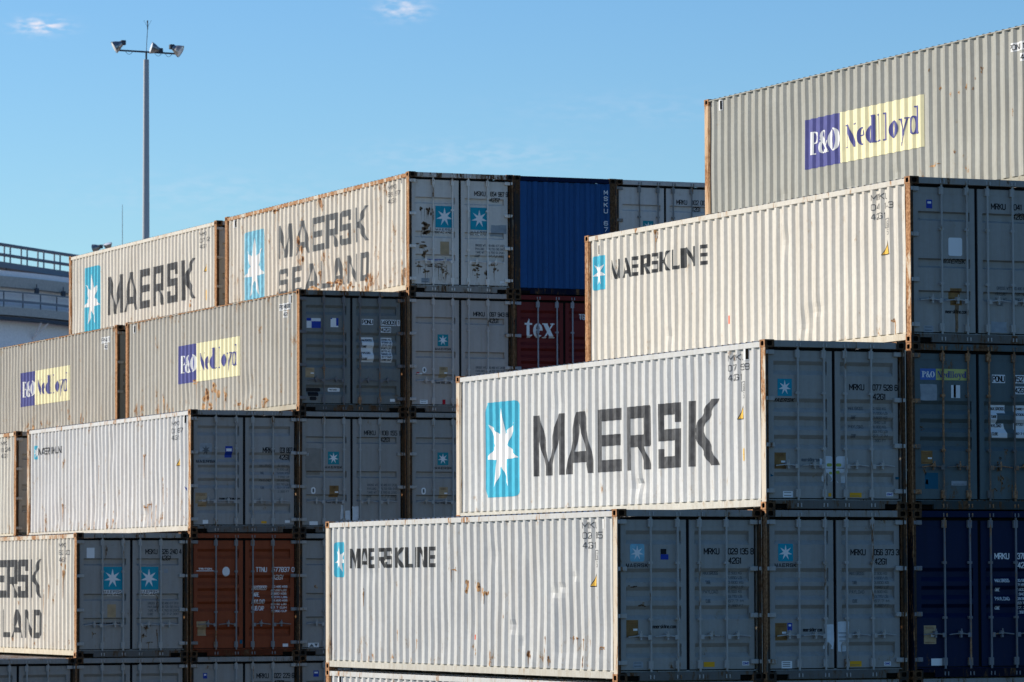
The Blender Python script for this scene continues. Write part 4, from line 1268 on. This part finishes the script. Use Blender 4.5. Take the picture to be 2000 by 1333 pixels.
Bc('white dented container with tiny lettering at the far end and doors marked MRKU 031 887', 2, 3, 'white', 'B', rust=.26, streak=.5, frust=.6, seed=17,
   dents=[(6.7, 1.3, .35, .9, 0.027), (7.0, .7, .3, .4, 0.024), (6.0, .8, .25, .5, 0.030), (5.2, .5, .3, .3, 0.024), (8.4, .5, .3, .3, 0.018), (4.0, .9, .3, .5, 0.018), (9.8, .4, .3, .3, 0.015), (2.2, .7, .4, .5, 0.018), (3.2, .4, .2, .2, 0.024), (5.6, 1.9, .3, .3, 0.018), (.8, 1.2, .2, .5, 0.012)],
   side_decals=[side_logo(11.60, 11.32, 1.87, 2.19, mat=BLUE), side_bold((('M', 11.28, 11.05), ('A', 11.02, 10.82), ('E', 10.78, 10.62), ('R', 10.58, 10.38), ('S', 10.34, 10.18), ('K', 10.14, 9.95), ('L', 9.88, 9.76), ('I', 9.73, 9.68), ('N', 9.64, 9.50), ('E', 9.47, 9.36)), 1.96, 2.12, INK),
                side_code('MRKU', '031 887', '42G1', z=2.33), side_triangle(), side_vent(.42, 2.4),
                rusty(51, [(3.0, .62, .30, .05), (2.7, .5, .06, .25), (6.6, 1.55, .05, .04), (6.4, 1.2, .04, .04), (6.9, .75, .05, .04), (9.3, .75, .05, .06), (9.1, .72, .05, .05), (3.2, 1.7, .05, .06), (2.4, .6, .05, .04), (5.5, .35, .1, .15), (6.9, .3, .1, .15), (2.0, 1.0, .03, .15), (.5, .3, .06, .06), (1.7, .85, .03, .1)], .9),
                ('paint_mark', [(ROYAL, [[(.36, .95), (.44, .99), (.34, .88)]])])],
   door_decals=([('logo', [(SMUDGE, [rrect(.235, 1.58, .505, 1.885, .03)]), (GREYINK, [star7(.37, 1.735, .10, .11)])]), ('lettering', [(INKB, wide('MAERSK', .15, .60, 1.47, 1.53))]), BLUEBLK(.80, 1.585, .96, 1.825),
                 plate(.135, .545, .395, .84, CSCL), ('web_lettering', [(INKB, word('maerskline.com', .665, 1.125, .70, .75, .012))]), stick(.30, .03 + .16, .42, .27, WHITEINK, 0)],
                [('code_lettering', [(INKB, word('MRKU', 1.66 - .02, 1.91 - .02, 1.69, 1.81, .017) + word('031 887 0', 2.045 - .02, 2.385 - .02, 1.69, 1.81, .016) + word('42G1', 2.045 - .02, 2.255 - .02, 1.545, 1.66, .016))]), data8(1.42, GREYINK, .07, .078), stick(1.6, .2, 1.72, .25, ORA, 0), ('sticker', [(WHITEINK, [rect(2.13, .215, 2.24, .27)])])]))
Bc('container with rust red doors marked TTNU 577837 0 and a white oval sticker', 2, 2, 'oxide', 'B', rust=.15, streak=.3, frust=.9, rods=paint('hardware_pale', (.26, .25, .24), .25, .4, 'frame'),
   door_decals=([('lettering', [(WHITEINK, word('TRITON', .21, .50, 1.815, 1.855, .012) + [rect(.16, 1.785, .56, 1.80)])]), ('sticker', [(WHITE, [rrect(.735, 1.675, .90, 1.88, .0815, .10)])]),
                 plate(.165, .435, .385, .735, CSCL, False), ('paint_mark', [(TEALM, [rect(1.12, .26, 1.18, .34)])])],
                [('code_lettering', [(WHITEINK, word('TTNU', 1.485, 1.72, 1.765, 1.87, .016) + word('577837 0', 1.85, 2.335, 1.765, 1.87, .016) + word('42G1', 1.865, 2.10, 1.605, 1.705, .016))]),
                 ('data_lettering', [(WHITEINK, word('MAXGROSS', 1.40, 1.72, 1.385, 1.48, .012) + word('TARE', 1.41, 1.565, 1.245, 1.335, .012) + word('PAYLOAD', 1.40, 1.675, 1.10, 1.19, .012) + word('CUB CAP', 1.41, 1.675, .955, 1.05, .012)
                                      + sum([word(t2, 1.84, 2.18, 1.435 - q * .0735, 1.48 - q * .0735, .009) for q, t2 in enumerate(('30.480 KGS', '67.200 LBS', '3.660 KGS', '8.070 LBS', '26.820 KGS', '59.130 LBS', '67.7 CUM', '2.390 CUF'))], []))]),
                 ('sticker', [(WHITE, [rect(2.08, .15 + .04, 2.20, .255)])])]))
Bc('grey doors marked MRKU 022 229 6 at the bottom edge', 2, 1, 'dull', 'R', rust=.2, streak=.4, frust=.9, door_decals=([BLUEBLK(.31, 2.13, .40, 2.245)], [('code_lettering', [(INKB, word('MRKU', 1.50, 1.76, 2.12, 2.23, .016) + word('022 229 6', 1.89, 2.33, 2.12, 2.23, .016) + word('42G1', 1.89, 2.11, 1.98, 2.08, .016))])]))
Bc('white container cropped at the left edge, doors marked MSKU 626 240 4 with two stars', 1, 2, 'cream', 'R', rust=.26, streak=.4, frust=.85, seed=19, dents=[(2.1, 1.6, .3, .3, .02)],
   side_decals=[side_logo(10.84, 9.34, .30, 2.10), side_bold((('M', 8.41, 7.46), ('A', 7.30, 6.25), ('E', 6.15, 5.35), ('R', 5.25, 4.45), ('S', 4.35, 3.6), ('K', 3.42, 2.60)), 1.24, 2.06, INK),
                side_bold((('S', 8.41, 7.7), ('E', 7.45, 6.8), ('A', 6.6, 5.75), ('L', 5.6, 4.95), ('A', 4.85, 4.0), ('N', 3.85, 3.25), ('D', 3.17, 2.60)), .38, .985, INK), side_code('MSKU', '626 240', '42G1', z=2.34),
                rusty(61, [(1.15, 2.0, .08, .12), (.95, 1.75, .08, .2), (2.1, 1.5, .04, .06), (.8, 2.2, .05, .1), (2.4, 1.3, .03, .1)], .9)],
   door_decals=([stick(.25, 2.06, .42, 2.275, WHITEINK, 0), d_logo(.60, 1.405, 1.02, 1.88), *SEAL(.61, 1.02, 1.275, 1.395), plate(.70, .83, .885, 1.10, CSCL, False), ('web_lettering', [(INKB, word('maersksealand', .39, .99, .695, .735, .009))]),
                 rusty(62, [(.68, 2.25, .03, .15), (.4, .5, .05, .03)], .3, 1, True)],
                [d_logo(1.395, 1.405, 1.81, 1.88), *SEAL(1.40, 1.81, 1.275, 1.395), ('code_lettering', [(INKB, word('MSKU', 1.53, 1.78, 2.14, 2.25, .016) + word('626 240 4', 1.87, 2.31, 2.14, 2.25, .016) + word('42G1', 1.87, 2.08, 2.01, 2.115, .016))]),
                 data4(1.12, GREYINK, .075), paper(1.93, 1.74, 2.02, 1.83, 64, SMUDGE), rusty(63, [(1.79, 1.15, .03, .18), (1.55, .62, .10, .04), (1.5, .45, .08, .05), (1.78, .5, .02, .1), (1.85, .65, .05, .03), (1.6, .3, .10, .03)], .5, 1, True)]))
Bc('grey container doors directly under the two-star doors marked MSKU 626 240 4', 1, 1, 'dull', 'B', rust=.2, streak=.4, frust=.9)
Bc('grey doors at the bottom left corner of the picture, only their top showing', 0, 1, 'dull', 'B', rust=.2, streak=.4, frust=.9)
# blue one turned round: its corrugated bulkhead faces us
tb, en = Bc('royal blue container turned round, showing its corrugated end wall with upright white code', 5, 5, 'blue', 'C4', rust=.08, streak=.2, frust=.4, flip=True)
vt = []
for q, ch in enumerate('MSKU 67951'):
    if ch != ' ':
        vt += [[(-x, z) for x, z in p] for p in word(ch, -.285, -.205, 2.23 - q * .135, 2.33 - q * .135, .016)]
def end_surf(x, z):
    return 0
mbv = MB()
vsx, fsx = tri_union(vt)
for f in fsx:
    mbv.face([(vsx[i].x, L - .0165, vsx[i].y) for i in f], WHITEINK)
link('code_lettering', mbv.mesh('code_lettering'), en)
Bc('container with maroon doors and large white lowercase lettering', 5, 4, 'maroon', 'B', rust=.08, streak=.2, frust=.7, rods=paint('hardware_bright', (.34, .34, .36), .15, .2, 'frame'),
   door_decals=([('lettering', [(WHITE, serif('t', .28, .185, 1.655, .32, .43) + serif('e', .48, .225, 1.655, .32, .43) + serif('x', .71, .27, 1.655, .32, .43))])],
                [('code_lettering', [(WHITEINK, word('TGHU', 1.60, 1.86, 2.07, 2.20, .018) + word('740 218 6', 1.93, 2.33, 2.07, 2.20, .018))])]))
for k in (3, 2, 1):
    Bc('grey container at the foot of the column under the maroon doors', 5, k, 'dull', 'R', rust=.2, streak=.3, full=False, group='hidden containers carrying the rear row')
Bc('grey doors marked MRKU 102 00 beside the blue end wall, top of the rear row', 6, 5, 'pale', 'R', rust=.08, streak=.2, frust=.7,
   door_decals=([d_logo(.68, 1.43, .935, 1.70, plain('logo_teal', (.02, .24, .28), .5)), maersk_small(.62, 1.02, 1.34, 1.39)],
                [('code_lettering', [(INKB, word('MRKU', 1.50, 1.75, 2.08, 2.19, .016) + word('102 007 1', 1.89, 2.33, 2.08, 2.19, .016) + word('42G1', 1.89, 2.10, 1.94, 2.045, .016))]),
                 ('sticker', [(WHITEINK, [rect(1.51, 1.45, 1.70, 1.67)]), (GREYINK, ring(1.605, 1.57, .05, .05, .012, .012))])]))
for k in (4, 3, 2, 1):
    Bc('grey container low in the column under the MRKU 102 00 doors', 6, k, 'dull', 'R', rust=.2, streak=.3, full=False, group='hidden containers carrying the rear row')

# ------------------------------------------------------------------ third block, farther behind
container('beige container with one large dark word and blue star field, highest in the farthest row', Cc(4, 5), RC, 'cream', 'R', .22, .5, frust=.8, seed=23, dents=[(2.3, .9, .3, .4, .03), (2.1, 1.3, .2, .5, .03)],
          side_decals=[side_logo(10.885, 9.43, .40, 2.18), side_bold((('M', 8.74, 7.50), ('A', 7.36, 6.25), ('E', 6.13, 5.2), ('R', 5.0, 4.1), ('S', 3.86, 2.98), ('K', 2.74, 1.70)), .80, 1.80),
                       side_code('MRKU', '077 112', '42G1', z=2.34), side_triangle(.97, .75, 1.40, 1.70), ('sticker', [(WARN, [rect(.80, .70, .90, .95)])]), rusty(71, [(2.1, .7, .10, .1), (5.6, .4, .08, .1)], .6)])
container('tan container with violet and yellow name field, cropped by the left edge', Cc(3, 4), RC, 'tan', 'C4', .30, .6, rail=.022, frust=.95, seed=24, dents=[(5.0, .5, .4, .3, .03), (8, .4, .3, .3, .03)],
          side_decals=[side_pando(), side_ponu('1'), rusty(72, [(2.9, .3, .1, .25), (6.3, .3, .2, .2), (7.1, .3, .1, .2), (5, .25, .2, .1)], 1.0)])
container('cream container at the left edge, third level down in the farthest row', Cc(2, 3), RC, 'cream', 'R', .22, .5, frust=.85, seed=25,
          side_decals=[side_code('MRKU', '118 204', '42G1', z=2.33)])
for i, top in ((2, 2), (3, 3), (4, 4)):
    for k in range(1, top + 1):
        container('grey container low in the farthest row, behind the middle row', Cc(i, k), RC, 'dull', 'R', .2, .3, full=False, group='hidden containers of the farthest row')

# ------------------------------------------------------------------ background: storage tank, catwalk, light masts
TANKM = plain('tank_white', (.92, .84, .83), .6, var=.08)
TANKD = plain('tank_grey_steel', (.46, .42, .38), .7, var=.15)
STEEL = plain('dark_steel', (.07, .08, .10), .6)
STEELM = plain('mid_steel', (.20, .22, .25), .6)
POLE = plain('pole_grey', (.42, .43, .45), .5, .2, .05)
LENS = plain('lamp_glass', (.85, .85, .85), .12, spec=.5)
REFL = plain('lamp_reflector', (.32, .30, .28), .3, .7, .3)

def lathe(mb, base, axis, prof_, mat, n=20):
    base = Vector(base); axis = Vector(axis).normalized()
    t = Vector((0, 0, 1)) if abs(axis.z) < .9 else Vector((1, 0, 0))
    e1 = axis.cross(t).normalized(); e2 = axis.cross(e1)
    i0 = len(mb.v); k = mb.mi(mat)
    for r, h in prof_:
        for j in range(n):
            a = 2 * math.pi * j / n
            mb.v.append(tuple(base + axis * h + (e1 * math.cos(a) + e2 * math.sin(a)) * r))
    for q in range(len(prof_) - 1):
        for j in range(n):
            mb.f.append((i0 + q * n + j, i0 + q * n + (j + 1) % n, i0 + (q + 1) * n + (j + 1) % n, i0 + (q + 1) * n + j)); mb.m.append(k)

def arc_band(mb, R0, R1, z0, z1, mat, n=160):
    """closed ring of rectangular section"""
    i0 = len(mb.v); k = mb.mi(mat)
    for j in range(n):
        a = 2 * math.pi * j / n
        for r, z in ((R0, z0), (R1, z0), (R1, z1), (R0, z1)):
            mb.v.append((r * math.cos(a), r * math.sin(a), z))
    for j in range(n):
        a, b = i0 + j * 4, i0 + ((j + 1) % n) * 4
        for q in range(4):
            mb.f.append((a + q, a + (q + 1) % 4, b + (q + 1) % 4, b + q)); mb.m.append(k)

T = thing('storage_tank', 'big round white storage tank in shade with ring walkway and roof slab at far left', 'tank', (27.4, 197.2, 0))
mb = MB(); arc_band(mb, 27.6, 28.0, 0, 21.6, TANKM); link('tank_shell', mb.mesh('tank_shell'), T)
mb = MB(); arc_band(mb, 27.0, 28.55, 21.02, 21.62, TANKD); arc_band(mb, 27.2, 28.30, 21.62, 21.95, TANKM)
i0 = len(mb.v); k = mb.mi(TANKM)
mb.v.append((0, 0, 22.2)); n_ = 96
for j in range(n_):
    mb.v.append((27.4 * math.cos(2 * math.pi * j / n_), 27.4 * math.sin(2 * math.pi * j / n_), 21.94))
for j in range(n_):
    mb.f.append((i0, i0 + 1 + j, i0 + 1 + (j + 1) % n_)); mb.m.append(k)
link('tank_roof', mb.mesh('tank_roof'), T)
mb = MB(); arc_band(mb, 28.02, 28.95, 19.40, 19.86, TANKD); arc_band(mb, 28.3, 28.98, 19.14, 19.30, STEEL); link('ring_walkway', mb.mesh('ring_walkway'), T)
mb = MB()
arc_band(mb, 28.88, 28.94, 20.69, 20.76, STEELM); arc_band(mb, 28.87, 28.95, 20.14, 20.27, STEELM)
for j in range(112):
    a = 2 * math.pi * (j + .45) / 112
    x, y = 28.9 * math.cos(a), 28.9 * math.sin(a)
    mb.tube((x, y, 19.86), (x, y, 20.73), .035, STEEL, 5)
link('walkway_railing', mb.mesh('walkway_railing'), T)
mb = MB()
for j in range(32):
    a = 2 * math.pi * (j + .36) / 32
    c_, s_ = math.cos(a), math.sin(a)
    for w_ in (-.35, .35):
        o = Vector((-s_, c_, 0)) * w_
        mb.tube(Vector((28.85 * c_, 28.85 * s_, 19.14)) + o, Vector((28.02 * c_, 28.02 * s_, 18.2)), .05, TANKM, 4)
link('bracket', mb.mesh('bracket'), T)
for j in (0, 1):
    a = math.radians(-51.8) + j * .095 - .03
    mb = MB(); mb.box(-.12, .12, -.12, .12, -.2, .12, STEEL, .03); mb.tube((0, 0, .1), (0, 0, .35), .03, STEEL, 6)
    o = link('tank_lamp', mb.mesh('tank_lamp'), T); o.location = (28.75 * math.cos(a), 28.75 * math.sin(a), 20.95)

# straight catwalk crossing in front of the tank's roof
ca, cb = Vector((42.0, 173.0, 0)), Vector((48.0, 179.1, 0))
cd = (cb - ca).normalized(); cn = Vector((cd.y, -cd.x, 0))
T = thing('catwalk', 'steel catwalk with double handrail above the tank roof, against the sky', 'catwalk', tuple(ca), math.atan2(cd.y, cd.x))
mb = MB(); mb.box(-22, 11, -.05, .05, 22.12, 22.45, STEELM); mb.box(-22, 11, .9, 1.0, 22.12, 22.45, STEELM); mb.box(-22, 11, .05, .9, 22.38, 22.42, STEELM); link('walkway_deck', mb.mesh('walkway_deck'), T)
for yy in (0.0, .38):
    mb = MB(); mb.tube((-22, yy, 23.45), (11, yy, 23.45), .065, STEELM, 6); mb.tube((-22, yy, 22.88), (11, yy, 22.88), .06, STEELM, 6)
    x = -21.3
    while x < 11:
        mb.tube((x, yy, 22.45), (x, yy, 23.45), .045, STEELM, 6); x += 2.05
    link('handrail', mb.mesh('handrail'), T)
for xx in (-20, 10.5):
    mb = MB(); mb.box(xx - .15, xx + .15, .3, .6, 0, 22.12, STEELM); link('support_leg', mb.mesh('support_leg'), T)
for xx in (.75, 7.6):
    mb = MB(); mb.tube((xx, .0, 22.12), (xx, .0, 21.95), .03, STEEL, 6); lathe(mb, (xx, -.02, 21.95), (-.3, 0, -1), [(.03, 0), (.10, .05), (.13, .16), (0, .165)], LENS, 10)
    link('lamp', mb.mesh('lamp'), T)

def floodlight(parent, pos, axis, s=1.0):
    """bowl reflector with glass, ballast box and yoke"""
    o = bpy.data.objects.new('floodlight', None); COL.objects.link(o); o.parent = parent; o.location = pos
    ax = Vector(axis).normalized()
    mb = MB(); lathe(mb, (0, 0, 0), ax, [(.02 * s, -.20 * s), (.10 * s, -.18 * s), (.13 * s, -.10 * s), (.19 * s, 0), (.235 * s, .13 * s), (.245 * s, .15 * s), (.225 * s, .15 * s)], REFL)
    link('reflector', mb.mesh('reflector'), o)
    mb = MB(); lathe(mb, (0, 0, 0), ax, [(.225 * s, .14 * s), (.15 * s, .165 * s), (.001, .175 * s)], LENS); link('lamp_glass', mb.mesh('lamp_glass'), o)
    mb = MB(); b_ = -ax * .24 * s
    mb.box(b_.x - .09 * s, b_.x + .09 * s, b_.y - .09 * s, b_.y + .09 * s, b_.z - .09 * s, b_.z + .09 * s, STEEL, .02); link('ballast', mb.mesh('ballast'), o)
    return o

mx0 = Vector((23.96, 93.5, 0))
T = thing('light_mast', 'tall grey light mast with three floodlights on a crossbar and lightning rod', 'light mast', tuple(mx0))
mb = MB(); mb.tube((0, 0, 0), (0, 0, 23.85), .21, POLE, 20, .105); link('pole', mb.mesh('pole'), T)
mb = MB(); mb.tube((0, 0, 23.85), (0, 0, 24.12), .035, STEEL, 8); e1, e2 = Vector((22.95, 93.78, 24.19)) - mx0, Vector((24.95, 92.92, 24.05)) - mx0
mb.tube(e1, e2, .035, STEEL, 8); link('crossbar', mb.mesh('crossbar'), T)
mb = MB(); mb.tube((0, 0, 24.1), (.02, -.1, 25.05), .012, STEEL, 6); mb.tube((.02, -.1, 25.0), (.02, -.1, 25.32), .022, STEEL, 6)
for q in ((-.13, .05), (.13, -.05), (.02, .15)):
    mb.tube((.02, -.1, 25.05), (.02 + q[0], -.1 + q[1], 25.32), .006, STEEL, 4)
link('lightning_rod', mb.mesh('lightning_rod'), T)
vr = Vector((math.cos(YAW), -math.sin(YAW), 0)); vf = Vector((math.sin(YAW), math.cos(YAW), 0))
f1 = floodlight(T, Vector((22.92, 93.77, 24.36)) - mx0, -vr * .8 - Vector((0, 0, .45)) - vf * .15)
f2 = floodlight(T, Vector((24.20, 93.24, 24.24)) - mx0, -vr * .95 - vf * .25 + Vector((0, 0, .25)), .95)
f3 = floodlight(T, Vector((24.98, 92.90, 24.20)) - mx0, vr * .8 - Vector((0, 0, .45)) - vf * .15)
for fo, an in ((f1, e1), (f3, e2)):
    mb = MB(); d_ = Vector(an) - fo.location
    mb.tube(d_ + vf * .06, Vector((0, 0, 0)) + vf * .12, .014, STEEL, 5); mb.tube(d_ - vf * .06, Vector((0, 0, 0)) - vf * .12, .014, STEEL, 5); link('yoke', mb.mesh('yoke'), fo)
for a_ in (.12, .62, .80):
    p0 = e1.lerp(e2, a_); mb = MB(); prev = p0
    for q in range(1, 9):
        t_q = q / 8; p1 = p0 + vr * (.30 * t_q) + Vector((0, 0, -.50 * t_q * (1 - t_q) * 1.1))
        mb.tube(prev, p1, .010, STEEL, 4); prev = p1
    link('cable', mb.mesh('cable'), T)

T = thing('light_mast', 'far light mast with two small floodlights just above the beige container roof', 'light mast', (34.9, 132.5, 0))
mb = MB(); mb.tube((0, 0, 0), (0, 0, 19.6), .2, POLE, 14, .12); link('pole', mb.mesh('pole'), T)
mb = MB(); mb.tube(-vr * .45 + Vector((0, 0, 19.75)), vr * .45 + Vector((0, 0, 19.75)), .05, STEEL, 6); mb.tube((0, 0, 19.55), (0, 0, 19.78), .06, STEEL, 6); link('crossbar', mb.mesh('crossbar'), T)
floodlight(T, -vr * .27 + Vector((0, 0, 19.98)), -vr * .8 + vf * .3 + Vector((0, 0, -.25)), .95)
floodlight(T, vr * .27 + Vector((0, 0, 20.05)), -vr * .2 - vf * .3 + Vector((0, 0, .9)), .9)
T = thing('antenna_mast', 'hair-thin whip antenna rising between the two light masts', 'antenna', (37.3, 136.8, 0))
mb = MB(); mb.tube((0, 0, 18), (0, 0, 22.46), .022, STEELM, 6, .012); link('whip', mb.mesh('whip'), T)
mb = MB(); mb.tube((0, 0, 0), (0, 0, 18), .09, STEELM, 8, .05); link('pole', mb.mesh('pole'), T)
